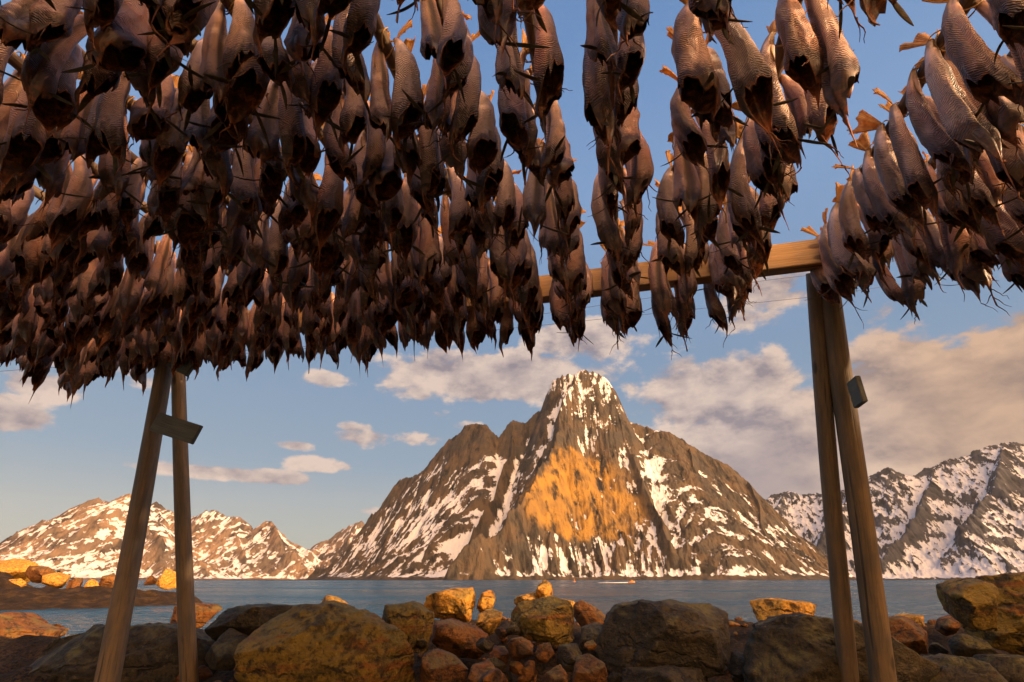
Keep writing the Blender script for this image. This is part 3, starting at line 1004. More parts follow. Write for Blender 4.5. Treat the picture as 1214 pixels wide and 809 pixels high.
# right pair
RT = at_h(975, 318, HB)
RX = RT.x * math.cos(AZ) - RT.y * math.sin(AZ)
a, b = extend(at_h(982, 318, HB), 1044, 809, RX + 0.03, HB - 0.02, GROUND - 0.1)
place_log('leg', a, b, 0.078, 0.066, W_POST, 1.0, rk)
a, b = extend(at_h(967, 320, HB), 1006, 809, RX - 0.10, HB - 0.02, GROUND - 0.1)
place_log('leg', a, b, 0.062, 0.054, W_POST, 2.0, rk)
# left pair
a, b = extend(at_h(203, 398, HB), 124, 809, -3.45, HB + 0.05, GROUND - 0.1)
LA, LB = a, b
place_log('leg', a, b, 0.076, 0.064, W_POST, 3.0, rk)
LX = -3.85
a, b = extend(at_h(211, 420, HB), 226, 809, -3.55, HB + 0.05, GROUND - 0.1)
place_log('leg', a, b, 0.068, 0.058, W_POST, 4.0, rk)


# the beam: two planks, one above the other
BL = at_h(150, 408, HB)
BR = at_h(972, 304, HB + 0.0)
bd = (BR - BL)
bdir = bd.normalized()
bs = Vector((-bdir.y, bdir.x, 0))
bc = (BL + BR) / 2
bl = bd.length / 2
box_part('beam', bc + UP * 0.055, bs, UP, bdir, 0.055, 0.052, bl, W_BEAM, rk)
box_part('beam', bc - UP * 0.048 - bs * 0.03, bs, UP, bdir, 0.05, 0.048, bl, W_BEAM, rk)


def board(px0, py0, px1, py1, Yd, hh, th, mat):
    p0, p1 = at_y(px0, py0, Yd), at_y(px1, py1, Yd - 0.05)
    d = (p1 - p0)
    dd = d.normalized()
    nn = dd.cross(UP).normalized()
    uu = nn.cross(dd).normalized()
    return box_part('cross_board', (p0 + p1) / 2, nn, uu, dd, th, hh, d.length / 2, mat, rk)


pl = LA + (LB - LA) * ((0.95 - LA.z) / (LB.z - LA.z))
board(184, 500, 234, 516, pl.y - 0.15, 0.075, 0.018, W_BOARD)
board(206, 424, 229, 436, pl.y - 0.10, 0.085, 0.018, W_BOARD)
pr = at_y(1016, 465, RT.y + 0.06)
box_part('cross_board', pr, EX, UP, EY, 0.016, 0.085, 0.07, W_BOARD, rk)
# braces behind the beam
place_log('brace', at_y(812, 372, 3.9), at_y(826, 318, 3.35), 0.035, 0.035, W_BEAM, 6.0, rk, 8)
place_log('brace', at_y(868, 334, 3.6), at_y(884, 312, 3.3), 0.03, 0.03, W_BEAM, 7.0, rk, 8)

# ------------------------------------------------------------------ fish
def fish_materials():
    m, t, b = material('dried_cod_skin')
    uv = t.node('ShaderNodeUVMap', uv_map='UVMap').outputs[0]
    sp = t.node('ShaderNodeSeparateXYZ')
    t.l.new(uv, sp.inputs[0])
    u, v = sp.outputs[0], sp.outputs[1]
    p = t.coord('Object')
    oi = t.node('ShaderNodeObjectInfo').outputs['Random']
    sh = t.node('ShaderNodeCombineXYZ')
    t.put(sh.inputs[0], t.math('MULTIPLY', oi, 23.0))
    t.put(sh.inputs[1], t.math('MULTIPLY', oi, 71.0))
    ad = t.node('ShaderNodeVectorMath', operation='ADD')
    t.l.new(p, ad.inputs[0])
    t.l.new(sh.outputs[0], ad.inputs[1])
    q = ad.outputs[0]
    n = t.noise(q, 9, 5, 0.6)
    nf = t.noise(q, 45, 4, 0.65)
    # u: 0.5 at the back, 0 / 1 at the belly; W shaped muscle folds round the flank
    du = t.math('ABSOLUTE', t.math('SUBTRACT', u, 0.5))
    zig = t.math('PINGPONG', t.math('MULTIPLY', du, 1.0), 0.17)
    ph = t.math('ADD', t.math('MULTIPLY', v, 54.0), t.math('MULTIPLY', zig, -26.0))
    ph = t.math('ADD', ph, t.math('MULTIPLY', t.math('SUBTRACT', n, 0.5), 6.5))
    fold = t.math('SINE', t.math('MULTIPLY', ph, 2 * math.pi))
    fold = t.math('MULTIPLY', t.math('ADD', fold, 1.0), 0.5)
    fade = t.math('MULTIPLY', t.step(v, 0.12, 0.30), t.step(v, 0.97, 0.88))
    fade = t.math('MULTIPLY', fade, t.step(t.noise(q, 6.5, 4, 0.6), 0.26, 0.44))
    foldf = t.math('MULTIPLY', fold, fade)
    flank = t.mix(t.step(oi, 0.2, 0.8), (0.90, 0.39, 0.23), (0.80, 0.50, 0.35))
    hue = t.ramp(t.math('FRACT', t.math('MULTIPLY', oi, 7.31)), [(0.0, (0.97, 0.43, 0.24)), (0.2, (0.93, 0.60, 0.42)), (0.34, (0.74, 0.64, 0.58)), (0.42, (0.16, 0.15, 0.165)), (0.55, (0.98, 0.50, 0.32)), (0.70, (0.22, 0.13, 0.09)), (0.85, (0.95, 0.64, 0.37)), (1.0, (0.97, 0.39, 0.22))])
    flank = t.mix(0.65, flank, hue)
    flank = t.mix(t.math('MULTIPLY', t.step(n, 0.42, 0.68), 0.6), flank, (0.86, 0.64, 0.51))
    blot = t.noise(t.mapping(q, scale=(1, 1, 0.35)), 24, 5, 0.7, 0.6)
    flank = t.mix(t.math('MULTIPLY', t.step(blot, 0.55, 0.72), 0.7), flank, (0.80, 0.68, 0.50))
    flank = t.mix(t.math('MULTIPLY', t.step(blot, 0.42, 0.28), 0.6), flank, (0.45, 0.18, 0.11))
    back = t.mix(oi, (0.05, 0.048, 0.05), (0.13, 0.09, 0.065))
    col = t.mix(t.math('MULTIPLY', t.step(t.math('ADD', du, t.math('MULTIPLY', t.math('SUBTRACT', n, 0.5), 0.25)), 0.20, 0.04), 0.85), flank, back)
    col = t.mix(t.math('MULTIPLY', t.step(nf, 0.52, 0.70), 0.38), col, (0.12, 0.07, 0.045))
    col = t.mix(t.math('MULTIPLY', t.math('SUBTRACT', 1.0, fold), t.math('MULTIPLY', fade, 0.58)), col, (0.16, 0.08, 0.05))
    col = t.mix(t.math('MULTIPLY', t.step(du, 0.40, 0.485), 0.85), col, (0.045, 0.025, 0.015))
    # towards the neck cut the skin dries brown black
    rs = t.node('ShaderNodeSeparateXYZ')
    t.l.new(t.node('ShaderNodeUVMap', uv_map='rim').outputs[0], rs.inputs[0])
    tt = rs.outputs[0]
    wob = t.math('MULTIPLY', t.math('SUBTRACT', nf, 0.5), 0.30)
    neck = t.math('MAXIMUM', t.step(t.math('ADD', tt, wob), 0.84, 0.97), t.step(t.math('ADD', v, wob), 0.77, 0.90))
    col = t.mix(t.math('MULTIPLY', neck, 0.93), col, t.mix(t.step(nf, 0.4, 0.7), (0.028, 0.014, 0.008), (0.15, 0.055, 0.022)))
    rimc = t.math('MULTIPLY', t.step(tt, 0.965, 0.995), t.step(nf, 0.42, 0.58))
    col = t.mix(t.math('MULTIPLY', rimc, 0.8), col, (0.50, 0.17, 0.045))
    tip = t.math('MULTIPLY', t.step(v, 1.0, 1.25), t.step(nf, 0.35, 0.6))
    col = t.mix(tip, col, (0.42, 0.12, 0.03))
    col = t.mix(t.step(v, 0.13, 0.05), col, (0.28, 0.16, 0.07))
    t.put(b.inputs['Base Color'], col)
    t.put(b.inputs['Roughness'], t.math('ADD', 0.28, t.math('MULTIPLY', nf, 0.35)))
    b.inputs['Specular IOR Level'].default_value = 0.8
    h = t.math('ADD', foldf, t.math('MULTIPLY', nf, 0.7))
    t.l.new(t.bump(h, 0.85, 0.005), b.inputs['Normal'])
    skin = m

    m, t, b = material('dried_cod_cavity')
    p = t.coord('Object')
    uv = t.node('ShaderNodeUVMap').outputs[0]
    sp = t.node('ShaderNodeSeparateXYZ')
    t.l.new(uv, sp.inputs[0])
    n = t.noise(p, 30, 6, 0.7, 0.6)
    col = t.ramp(n, [(0.3, (0.03, 0.013, 0.008)), (0.48, (0.09, 0.033, 0.014)), (0.60, (0.34, 0.11, 0.035)), (0.7, (0.60, 0.28, 0.10))])
    col = t.mix(t.math('MULTIPLY', t.step(sp.outputs[1], 1.0, 1.2), 0.8), col, (0.48, 0.15, 0.04))
    t.put(b.inputs['Base Color'], col)
    b.inputs['Roughness'].default_value = 0.45
    t.l.new(t.bump(n, 0.8, 0.006), b.inputs['Normal'])
    cav = m

    def fin(name, a, b2, trans):
        m, t, b = material(name)
        p = t.coord('Object')
        uv = t.node('ShaderNodeUVMap').outputs[0]
        sp = t.node('ShaderNodeSeparateXYZ')
        t.l.new(uv, sp.inputs[0])
        n = t.noise(p, 40, 4, 0.6)
        ray_ = t.math('SINE', t.math('MULTIPLY', t.math('ADD', sp.outputs[0], t.math('MULTIPLY', n, 0.03)), 95.0))
        col = t.mix(t.step(n, 0.35, 0.65), a, b2)
        col = t.mix(t.math('MULTIPLY', t.step(ray_, -0.2, 0.9), 0.5), col, tuple(c * 0.35 for c in b2))
        t.put(b.inputs['Base Color'], col)
        b.inputs['Roughness'].default_value = 0.5
        t.l.new(t.bump(ray_, 0.5, 0.002), b.inputs['Normal'])
        tr = t.node('ShaderNodeBsdfTranslucent')
        t.put(tr.inputs[0], col)
        mx = t.node('ShaderNodeMixShader')
        mx.inputs[0].default_value = trans
        t.l.new(b.outputs[0], mx.inputs[1])
        t.l.new(tr.outputs[0], mx.inputs[2])
        out = [q for q in m.node_tree.nodes if q.type == 'OUTPUT_MATERIAL'][0]
        t.l.new(mx.outputs[0], out.inputs[0])
        return m
    tail = fin('tail_fin_membrane', (0.72, 0.42, 0.14), (0.56, 0.27, 0.07), 0.5)
    pect = fin('pectoral_fin_membrane', (0.20, 0.15, 0.055), (0.10, 0.07, 0.03), 0.2)
    m, t, b = material('hemp_twine')
    t.put(b.inputs['Base Color'], (0.36, 0.22, 0.08))
    b.inputs['Roughness'].default_value = 0.8
    twine = m
    return skin, cav, tail, pect, twine


SKIN, CAV, TAILM, PECT, TWINE = fish_materials()


def fish_mesh(seed, nph=30, nv=40, ni=12, uvlayer=True):
    """a headless gutted cod hanging by its tail: +X back, -X belly, z down from the pole"""
    r = np.random.RandomState(seed)
    L = r.uniform(0.46, 0.56)
    wid = r.uniform(0.70, 0.96)
    tongue = r.uniform(0.20, 0.58)
    bendx = r.uniform(0.020, 0.050)
    bendy = r.uniform(-0.05, 0.05)
    twist = r.uniform(-0.9, 0.9)
    gape = r.uniform(0.6, 1.1)
    ruffle = r.uniform(0.05, 0.16)
    close = r.uniform(-0.1, 0.65)
    lift = r.uniform(-0.06, 0.05)
    pinch = r.uniform(0.25, 0.75)
    ss = r.uniform(0, 50)
    phi = np.linspace(0, 2 * math.pi, nph + 1)            # 0 and 2pi at the belly; pi at the back
    back = -np.cos(phi)                                   # +1 back

    def width(v):
        return np.interp(v, [0, .05, .14, .26, .42, .58, .74, .88, 1.0, 1.1, 1.25], [.017, .025, .037, .047, .054, .059, .063, .066, .058, .048, .022]) * wid

    def depth(v):
        return np.interp(v, [0, .05, .14, .26, .42, .58, .74, .88, 1.0, 1.1, 1.25], [.019, .027, .040, .052, .062, .069, .074, .077, .070, .062, .040]) * wid

    def centre(v):
        x = 0.012 + bendx * np.sin(np.pi * np.clip(v, 0, 1.1) ** 0.75) + 0.012 * v
        y = bendy * np.sin(v * 2.4)
        return x, y

    def end_v(ph):
        # how far the wall reaches: short at the back, a pointed lip at the belly
        belly = np.abs(np.abs(ph - math.pi) / math.pi)
        jag = fbm(np.cos(ph) * 3.2 + ss, np.sin(ph) * 3.2, ss, 4) * 0.20
        shoulder = 0.07 * np.exp(-((np.abs(ph - math.pi) - 1.45) / 0.35) ** 2)
        return 0.86 + lift + tongue * belly ** 1.9 + jag + shoulder

    ev = end_v(phi)
    ev[-1] = ev[0]

    def surf(vv, inset):
        # vv: array (nph+1) of v per column
        shut = 1 - close * sstep(.80, 1.02, vv)
        w, d = width(vv) * shut - inset, depth(vv) * (0.5 + 0.5 * shut) - inset
        groove = 1 - 0.42 * sstep(.30, .48, vv) * np.exp(-(np.minimum(phi, 2 * math.pi - phi) / 0.38) ** 2) * sstep(1.05, .86, vv)
        flare = 1 + 0.10 * sstep(.84, 1.0, vv) * np.abs(np.sin(phi)) * gape
        lip = sstep(.98, 1.22, vv)
        cx, cy = centre(vv)
        lum = 1 + 0.42 * fbm(np.cos(phi) * 1.1 + ss, np.sin(phi) * 1.1 + ss, vv * 2.6, 2) + 0.20 * fbm(np.cos(phi) * 2.6 + ss, np.sin(phi) * 2.6, vv * 5, 3) + 0.13 * (0.5 - np.abs(fbm(np.cos(phi) * 3.5 + ss, np.sin(phi) * 3.5, vv * 3.5 + 9, 3))) - 0.05
        lum = lum + ruffle * sstep(.84, 1.05, vv) * np.sin(phi * 5 + ss * 3) * (0.4 + np.sin(phi * 2 + ss))
        lx = -np.cos(phi) * d * groove * lum
        ly = np.sin(phi) * w * flare * lum * (1 - pinch * lip)
        lx = lx * (1 - 0.25 * lip)
        # belly third is pulled in where the fish has dried
        lx = np.where(lx < 0, lx * (0.80 + 0.25 * sstep(.55, .95, vv) * gape), lx)
        tw = twist * np.clip(vv, 0, 1)
        X = cx + lx * np.cos(tw) - ly * np.sin(tw)
        Y = cy + lx * np.sin(tw) + ly * np.cos(tw)
        Z = -L * vv
        return np.stack([X, Y, Z], -1)

    rows, uvr, tr = [], [], []
    t_out = np.linspace(0, 1, nv) ** 0.95
    for t in t_out:
        vv = t * ev
        rows.append(surf(vv, 0.0))
        tr.append(t)
        uvr.append(vv)
    for k, t in enumerate(np.linspace(1, 0.42, ni)):
        vv = t * ev
        rows.append(surf(vv, 0.0035 + 0.008 * (1 - t)))
        tr.append(t)
        uvr.append(vv)
    # close the cavity
    last = rows[-1]
    cen = last.mean(0)
    for s in (0.5,):
        rows.append(cen + (last - cen) * s)
        uvr.append(uvr[-1])
        tr.append(0.3)
    V = np.concatenate([q[:-1] for q in rows])
    nr = len(rows)
    Fs, Fm, UV, UT = [], [], [], []
    for k in range(nr - 1):
        for i in range(nph):
            j = (i + 1) % nph
            Fs.append((k * nph + i, k * nph + j, (k + 1) * nph + j, (k + 1) * nph + i))
            Fm.append(0 if k < nv - 1 else 1)
            UV += [(i / nph, uvr[k][i]), ((i + 1) / nph, uvr[k][i + 1]), ((i + 1) / nph, uvr[k + 1][i + 1]), (i / nph, uvr[k + 1][i])]
            UT += [(tr[k], 0.0), (tr[k], 0.0), (tr[k + 1], 0.0), (tr[k + 1], 0.0)]
    Fs.append(tuple(range(nph)))
    Fm.append(0)
    UV += [(0.5, 0.0)] * nph
    UT += [(0.0, 0.0)] * nph
    Fs.append(tuple(range((nr - 1) * nph, nr * nph))[::-1])
    Fm.append(1)
    UV += [(0.5, 0.5)] * nph
    UT += [(0.3, 0.0)] * nph
    me = mesh_from('body', V, Fs, [SKIN, CAV], fmat=Fm)
    ul = me.uv_layers.new(name='UVMap')
    ul.data.foreach_set('uv', np.array(UV, np.float32).ravel())
    ul = me.uv_layers.new(name='rim')
    ul.data.foreach_set('uv', np.array(UT, np.float32).ravel())
    # where fins root
    k = nv - 3
    info = dict(L=L, wid=wid)
    info['look'] = ('long tipped' if tongue > .48 else 'blunt ended' if tongue < .28 else 'twisted' if abs(twist) > .6 else 'slender' if wid < .78
                    else 'broad' if wid > .88 else 'narrow mouthed' if close > .42 else 'bowed' if bendx > .038 else 'straight')
    for nm, ph in (('pl', math.pi * 0.45), ('pr', math.pi * 1.55)):
        i = int(round(ph / (2 * math.pi) * nph)) % nph
        info[nm] = Vector(rows[k][i])
        info[nm + 'n'] = (Vector(rows[k][i]) - Vector(rows[k].mean(0))).normalized()
    i = int(round((math.pi * 0.75) / (2 * math.pi) * nph))
    info['sh'] = [Vector(rows[nv - 1][j]) for j in (0, 2, 4, nph - 3, nph // 3, nph * 2 // 3)]
    return me, info


def leaf_mesh(name, length, width, curve, mat, seed, th=0.0018, fray=0.0, fan=False):
    r = np.random.RandomState(seed)
    nu, nw = 14, 8
    top, uv = [], []
    for i in range(nu + 1):
        s = i / nu
        for j in range(nw + 1):
            c = j / nw * 2 - 1
            if fan:
                wv = width * (0.16 + 0.84 * s ** 0.9)
                end = length * s * (1 - 0.10 * (1 - abs(c)) * s - 0.05 * abs(c) ** 4) * (1 + fray * s * (r.rand() - .5))
                x, y = end, c * wv
                z = curve * s * s + 0.012 * math.sin(c * 6 + seed) * s
            else:
                wv = width * max(0.08, math.sin(math.pi * min(1, 0.12 + 0.88 * s)) ** 0.7)
                x, y = length * s, c * wv + curve * 0.4 * s * s
                z = curve * s * s + 0.25 * wv * (c * c)
            top.append((x, y, z))
            uv.append((j / nw, s))
    n = len(top)
    V = top + [(x, y, z - th) for x, y, z in top]
    Fs, UV = [], []
    idx = lambda i, j: i * (nw + 1) + j
    for i in range(nu):
        for j in range(nw):
            q = (idx(i, j), idx(i + 1, j), idx(i + 1, j + 1), idx(i, j + 1))
            Fs.append(q)
            Fs.append(tuple(n + k for k in q[::-1]))
    bnd = [idx(0, j) for j in range(nw + 1)] + [idx(i, nw) for i in range(1, nu + 1)] + [idx(nu, j) for j in range(nw - 1, -1, -1)] + [idx(i, 0) for i in range(nu - 1, 0, -1)]
    for a, b in zip(bnd, bnd[1:] + bnd[:1]):
        Fs.append((a, b, n + b, n + a))
    me = mesh_from(name, V, Fs, [mat])
    ul = me.uv_layers.new(name='UVMap')
    d = []
    for l in me.loops:
        d += list(uv[l.vertex_index % n])
    ul.data.foreach_set('uv', np.array(d, np.float32))
    return me


def tube_mesh(name, pts, rad, mat, seg=6):
    V, Fs = [], []
    pts = [Vector(p) for p in pts]
    for k, p in enumerate(pts):
        d = (pts[min(k + 1, len(pts) - 1)] - pts[max(k - 1, 0)]).normalized()
        s = d.orthogonal().normalized()
        u = d.cross(s)
        rr = rad[k] if not np.isscalar(rad) else rad
        for i in range(seg):
            a = 2 * math.pi * i / seg
            V.append(p + (s * math.cos(a) + u * math.sin(a)) * rr)
    for k in range(len(pts) - 1):
        for i in range(seg):
            Fs.append((k * seg + i, k * seg + (i + 1) % seg, (k + 1) * seg + (i + 1) % seg, (k + 1) * seg + i))
    Fs.append(tuple(range(seg))[::-1])
    Fs.append(tuple(range(len(V) - seg, len(V))))
    return mesh_from(name, V, Fs, [mat])


NVAR = 16
FISH = [fish_mesh(50 + k) for k in range(NVAR)]
TAILS = [leaf_mesh('tail_fin', 0.105 + 0.01 * k, 0.048 + 0.004 * k, 0.02 * (k - 1.5), TAILM, k, fray=0.16, fan=True) for k in range(4)]
PECS = [leaf_mesh('pectoral_fin', 0.085 + 0.016 * k, 0.0095 - 0.0012 * k, 0.022 * (k - 1.2), PECT, 20 + k) for k in range(4)]


def strand(seed):
    r = np.random.RandomState(seed)
    L = r.uniform(0.035, 0.12)
    p = [(0.01 * math.sin(s * 4 + seed) * s, r.uniform(-.006, .006) + 0.012 * s * math.cos(seed), -L * s) for s in np.linspace(0, 1, 7)]
    return tube_mesh('skin_shred', p, list(np.linspace(0.0032, 0.0009, 7)), CAV)


SHREDS = [strand(k) for k in range(7)]
LOOP = tube_mesh('twine', [(-0.024 + 0.046 * math.cos(a), 0.012 * math.sin(2 * a), -0.02 + 0.040 * math.sin(a)) for a in np.linspace(0, 2 * math.pi, 21)] + [(0.03, 0.01, -0.05), (0.034, 0.014, -0.10), (0.03, 0.012, -0.15)], 0.0030, TWINE)

ORD = ['first', 'second', 'third', 'fourth', 'fifth', 'sixth', 'seventh', 'eighth', 'ninth', 'tenth', 'eleventh', 'twelfth', 'thirteenth', 'fourteenth',
       'fifteenth', 'sixteenth', 'seventeenth', 'eighteenth', 'nineteenth', 'twentieth', 'twenty first', 'twenty second', 'twenty third', 'twenty fourth', 'twenty fifth', 'twenty sixth']


def tilt_of(base):
    X = base.x * math.cos(AZ) - base.y * math.sin(AZ)
    return Matrix.Rotation(-0.17 * min(1.0, max(0.0, (-0.3 - X) / 0.8)), 4, EY)


def hang_fish(base, yaw, k, label, r, roll):
    e = obj('dried_cod', None)
    s = r.uniform(0.88, 1.12)
    M = tilt_of(base) @ Matrix.Rotation(yaw, 4, 'Z') @ Matrix.Rotation(r.uniform(-0.05, 0.05), 4, 'Y') @ Matrix.Rotation(roll, 4, 'X')
    e.location = base
    e.rotation_euler = M.to_euler()
    e.scale = (s, s, s)
    tag(e, label, 'dried fish', 'dried cod hanging in pairs from the rack poles')
    me, info = FISH[k]
    obj('body', me, e)
    t = obj('tail_fin', TAILS[r.randrange(4)], e)
    t.location = (0.012, 0, -0.008)
    up = R(r.uniform(35, 85))
    t.rotation_euler = (R(r.uniform(50, 130)), -up, R(r.uniform(-25, 25)) + (math.pi if r.random() < 0.35 else 0))
    for nm in ('pl', 'pr'):
        if r.random() < 0.12:
            continue
        f = obj('pectoral_fin', PECS[r.randrange(4)], e)
        f.location = info[nm] - info[nm + 'n'] * 0.006
        n = info[nm + 'n']
        d = Vector((n.x, n.y, r.uniform(-1.1, 0.15))).normalized()
        q = d.to_track_quat('X', 'Z').to_euler()
        f.rotation_euler = (q.x + R(r.uniform(-40, 40)), q.y, q.z)
    for q in range(r.choice((0, 1, 2, 2, 3, 4))):
        h = obj('skin_shred', SHREDS[r.randrange(len(SHREDS))], e)
        h.location = r.choice(info['sh'])
        h.rotation_euler = (r.uniform(-.7, .7), r.uniform(-.7, .7), r.uniform(0, 6))
    w = obj('twine', LOOP, e)
    return e


ROWS = [2.58, 2.24, 1.90, 1.54, 0.86, 0.50, 0.14, -0.20] + [-0.54 - 0.275 * k for k in range(17)]
PH = HB + 0.14                                     # centre height of the row poles
FAR = 3.22
PLACES = []
vis = 0
for ri, X in enumerate(ROWS):
    r = random.Random(1000 + ri)
    far = FAR + (0.0 if X > 1 else 0.10) + r.uniform(-0.04, 0.05) - 0.07 * X * 0.3
    spots = []
    Y = far
    pitch = 0.165 if X > 1 else (0.185 if X > -0.4 else 0.185)
    while Y > -0.2:
        q = proj(rack(X, Y, PH - 0.56))
        qt = proj(rack(X, Y, PH))
        ok = q is not None and q[1] > -25 and -60 < q[0] < 1214 + 70
        if X > 1 and q is not None and qt is not None:
            ok = q[1] > -25 and (q[0] < 1300 and qt[0] < 1260)
        if ok:
            spots.append(Y)
        Y -= pitch * r.uniform(0.88, 1.12)
    if not spots:
        continue
    a, b = rack(X, far + 0.28, PH), rack(X, min(spots) - 0.7, PH)
    pole = place_log('drying_pole', a, b, 0.030, 0.027, W_POLE, ri * 1.7, rings=30)
    tag(pole, 'slim round pole carrying the fish of row %s from right' % ORD[vis], 'pole', 'slim poles carrying the fish rows')
    for si, Y in enumerate(spots):
        for side in (1, -1):
            yaw = -AZ + (0 if side > 0 else math.pi) + r.gauss(0, 0.65)
            base = rack(X + side * 0.026, Y + r.uniform(-0.05, 0.05), PH + 0.02)
            d = math.hypot(base.x, base.y)
            front = 0.6 if abs(X - 0.3) < 0.7 or X > 1.4 else 1.0        # open rows are seen whole
            PLACES.append((d * front, base, yaw, r.randrange(NVAR), side, si, vis, r.uniform(-0.12, 0.12)))
    vis += 1
PLACES.sort(key=lambda q: q[0])
REST = PLACES[315:]
for d, base, yaw, k, side, si, ro, roll in PLACES[:315]:
    lab = '%s dried cod, %s of %s pair from the beam, row %s from right' % (
        FISH[k][1]['look'], 'right' if side > 0 else 'left', ORD[si], ORD[ro])
    hang_fish(base, yaw, k, lab, rng, roll)



def far_fish():
    VV, FF, MM, UV, UT, n = [], [], [], [], [], 0
    for d, base, yaw, k, side, si, ro, roll in REST:
        me = FISH[k][0]
        v = np.array([q.co[:] for q in me.vertices])
        M = np.array(Matrix.Translation(base) @ tilt_of(base) @ Matrix.Rotation(yaw, 4, 'Z') @ Matrix.Rotation(roll, 4, 'X'))
        VV.append(v @ M[:3, :3].T + M[:3, 3])
        FF += [[i + n for i in p.vertices] for p in me.polygons]
        MM += [p.material_index for p in me.polygons]
        for nm, acc in (('UVMap', UV), ('rim', UT)):
            u = np.empty(len(me.loops) * 2, np.float32)
            me.uv_layers[nm].data.foreach_get('uv', u)
            acc.append(u)
        n += len(v)
    if not VV:
        return
    me = mesh_from('far_hanging_fish', np.concatenate(VV), FF, [SKIN, CAV], fmat=MM)
    for nm, acc in (('UVMap', UV), ('rim', UT)):
        me.uv_layers.new(name=nm).data.foreach_set('uv', np.concatenate(acc))
    tag(obj('far_hanging_fish', me), 'dense far mass of dried cod hanging above the left rack legs', 'dried fish', kind='stuff')


far_fish()

# ------------------------------------------------------------------ the rest of the rack, beside and behind the lens: it shades what hangs in view
def rest_of_rack():
    low = []
    for k in range(4):
        me, _ = fish_mesh(90 + k, nph=12, nv=13, ni=4)
        v = np.array([q.co[:] for q in me.vertices])
        f = [list(p.vertices) for p in me.polygons]
        low.append((v, f, [p.material_index for p in me.polygons]))
        bpy.data.meshes.remove(me)
    r = random.Random(77)
    VV, FF, MM, n = [], [], [], 0
    rows = ROWS + [2.92, 3.26, 3.6, 3.94, 4.28]
    for X in rows:
        Y = 3.1
        while Y > -3.6:
            b = rack(X, Y, PH)
            seen = False
            for zz in (0.05, -0.3, -0.58):
                q = proj((b.x, b.y, PH + zz))
                if q and -60 < q[0] < 1275 and -110 < q[1] < 809:
                    seen = True
            if not seen and not (X > 1.0 and r.random() < 0.78):
                for side in (1, -1):
                    v, f, mi = low[r.randrange(4)]
                    M = Matrix.Translation(rack(X + side * 0.026, Y, PH + 0.02)) @ Matrix.Rotation(-AZ + (0 if side > 0 else math.pi) + r.gauss(0, .4), 4, 'Z')
                    M = np.array(M)
                    VV.append(v @ M[:3, :3].T + M[:3, 3])
                    FF += [[i + n for i in q] for q in f]
                    MM += mi
                    n += len(v)
            Y -= 0.22 * r.uniform(.9, 1.1)
    me = mesh_from('hanging_fish', np.concatenate(VV), FF, [SKIN, CAV], fmat=MM)
    me.uv_layers.new(name='UVMap')
    tag(obj('hanging_fish', me), 'more dried cod hanging on the rack beyond the picture edge', 'dried fish', kind='stuff')


rest_of_rack()


# ------------------------------------------------------------------ small far things
def plain(name, c, rough=0.5):
    m, t, b = material(name)
    n = t.noise(t.coord('Object'), 3.0, 4, 0.6)
    t.put(b.inputs['Base Color'], t.mix(n, c, tuple(v * 0.75 for v in c)))
    b.inputs['Roughness'].default_value = rough
    return m


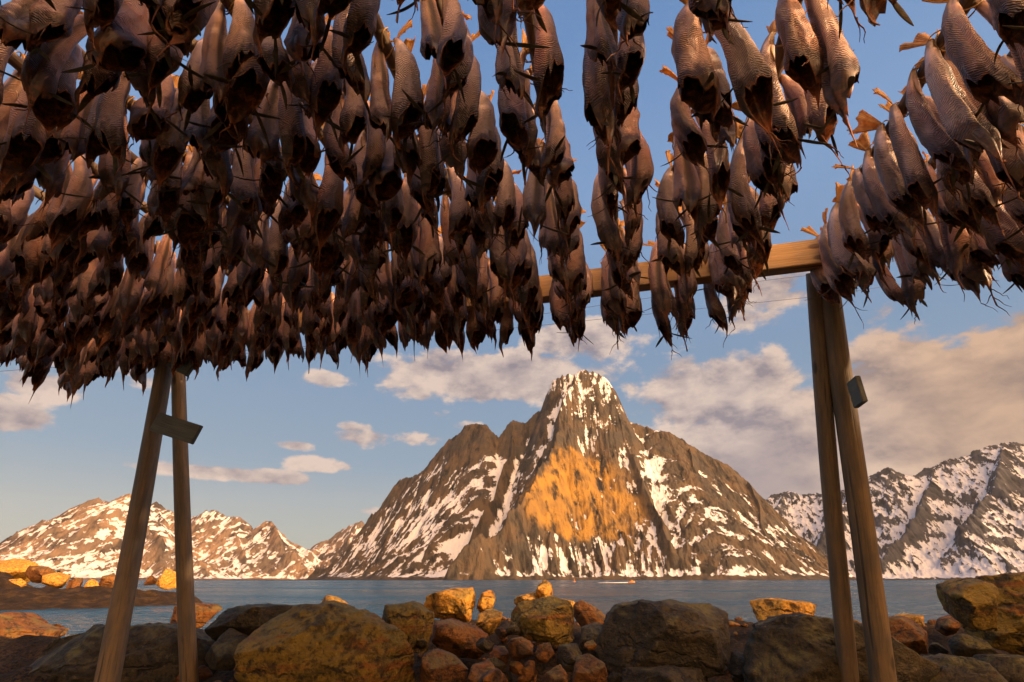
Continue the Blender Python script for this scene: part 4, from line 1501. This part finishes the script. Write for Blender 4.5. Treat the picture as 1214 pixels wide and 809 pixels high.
def small_boat():
    ORG, WHT, DRK = plain('orange_hull_paint', (0.80, 0.28, 0.04)), plain('white_paint', (0.8, 0.78, 0.74)), plain('dark_glass', (0.03, 0.03, 0.035), 0.2)
    p = at_h(749, 691.2, WATER)
    e = obj('motor_boat', None, loc=(p.x, p.y, WATER))
    e.rotation_euler = (0, 0, R(8))
    e.scale = (.8, .8, .8)
    tag(e, 'small orange motor boat speeding right with a white wake on the fjord', 'boat')
    st = np.linspace(0, 1, 14)
    V, Fs = [], []
    for q in st:
        x = -2.4 + 4.8 * q
        w = 0.95 * (1 - max(0, (q - 0.45) / 0.55) ** 2.2) + 0.02
        top = 0.75 + 0.35 * q ** 2
        V += [(x, -w, top), (x, -w * .8, 0.2), (x, 0, -0.15 + 0.3 * max(0, q - .8)), (x, w * .8, 0.2), (x, w, top), (x, w * .9, top - .02), (x, 0, 0.35), (x, -w * .9, top - .02)]
    for k in range(13):
        for i in range(8):
            j = (i + 1) % 8
            Fs.append((k * 8 + i, (k + 1) * 8 + i, (k + 1) * 8 + j, k * 8 + j))
    Fs.append(tuple(range(8)))
    Fs.append(tuple(range(13 * 8, 14 * 8))[::-1])
    obj('hull', mesh_from('hull', V, Fs, [ORG], smooth=False), e)
    I3 = (Vector((1, 0, 0)), Vector((0, 1, 0)), UP)
    cab = box_part('cabin', Vector((0.1, 0, 1.15)), *I3, 0.7, 0.6, 0.55, ORG, e, 0.12)
    w = box_part('window', Vector((0.1, 0, 1.32)), *I3, 0.715, 0.615, 0.16, DRK, e, 0.02)
    w.parent = cab
    w.location = (0, 0, 0.17)
    box_part('outboard_motor', Vector((-2.5, 0, 0.6)), *I3, 0.18, 0.16, 0.45, DRK, e, 0.05)
    n = 30
    V, Fs = [], []
    for k in range(n + 1):
        s_ = k / n
        for y in (-1, -.3, .3, 1):
            V.append((-2.3 - 17 * s_, y * (0.5 + 1.3 * s_) + 0.3 * math.sin(k * 1.3 + y), 0.05 + (0.22 * (1 - s_) + 0.03) * (1 + .5 * math.sin(k * 2.1 + y * 3))))
    V2 = V + [(a, b, -0.2) for a, b, c in V]
    N = len(V)
    for k in range(n):
        for i in range(3):
            Fs.append((k * 4 + i, k * 4 + i + 1, k * 4 + 5 + i, k * 4 + 4 + i))
        Fs.append((k * 4, k * 4 + 4, N + k * 4 + 4, N + k * 4))
        Fs.append((k * 4 + 3, N + k * 4 + 3, N + k * 4 + 7, k * 4 + 7))
    wk = obj('wake', mesh_from('wake', V2, Fs, [WHT]), loc=(p.x, p.y, WATER))
    wk.rotation_euler = (0, 0, R(8))
    tag(wk, 'white foam wake trailing behind the orange boat', kind='stuff')
    # marker buoy
    p = at_h(681, 690.4, WATER)
    bu = obj('buoy', None, loc=(p.x, p.y, WATER))
    tag(bu, 'tiny orange marker buoy floating below the middle of the pyramid peak', 'buoy')
    v, f = ICO[3]
    obj('float', mesh_from('float', v * np.array([.7, .7, .6]) + np.array([0, 0, .25]), f, [ORG]), bu)
    obj('staff', tube_mesh('staff', [(0, 0, .7), (0, 0, 2.2)], 0.09, ORG, 8), bu)


small_boat()

WIRE = plain('dark_wire', (0.03, 0.03, 0.035), 0.5)
for pts, lab in (([(-260, 462), (30, 438), (190, 428), (390, 411), (660, 384), (965, 352), (1010, 346), (1300, 300)], 'lower of two thin dark wires crossing the sky below the fish'),
                 ([(-260, 448), (30, 427), (230, 420), (390, 409), (660, 370), (905, 333), (963, 326), (1300, 270)], 'upper of two thin dark wires crossing the sky below the fish')):
    tag(obj('overhead_wire', tube_mesh('overhead_wire', [at_y(a, b, 24) for a, b in pts], 0.011, WIRE, 5)), lab, 'wire')


def haze():
    m, t, b = material('fjord_haze')
    m.node_tree.nodes.remove(b)
    pv = t.node('ShaderNodeVolumePrincipled')
    pv.inputs['Density'].default_value = 1.4e-5
    pv.inputs['Color'].default_value = (0.86, 0.91, 1.0, 1)
    out = [q for q in m.node_tree.nodes if q.type == 'OUTPUT_MATERIAL'][0]
    t.l.new(pv.outputs[0], out.inputs['Volume'])
    o = box_part('haze', Vector((0, 0, 0)), Vector((1, 0, 0)), Vector((0, 1, 0)), UP, 9000, 9000, 1, m, None, 0.1)
    lo, hi = WATER - 7.5, 1250.0
    for v in o.data.vertices:
        v.co.z = lo if v.co.z < 0 else hi
    tag(o, 'thin pale haze hanging over the fjord', kind='stuff')


haze()
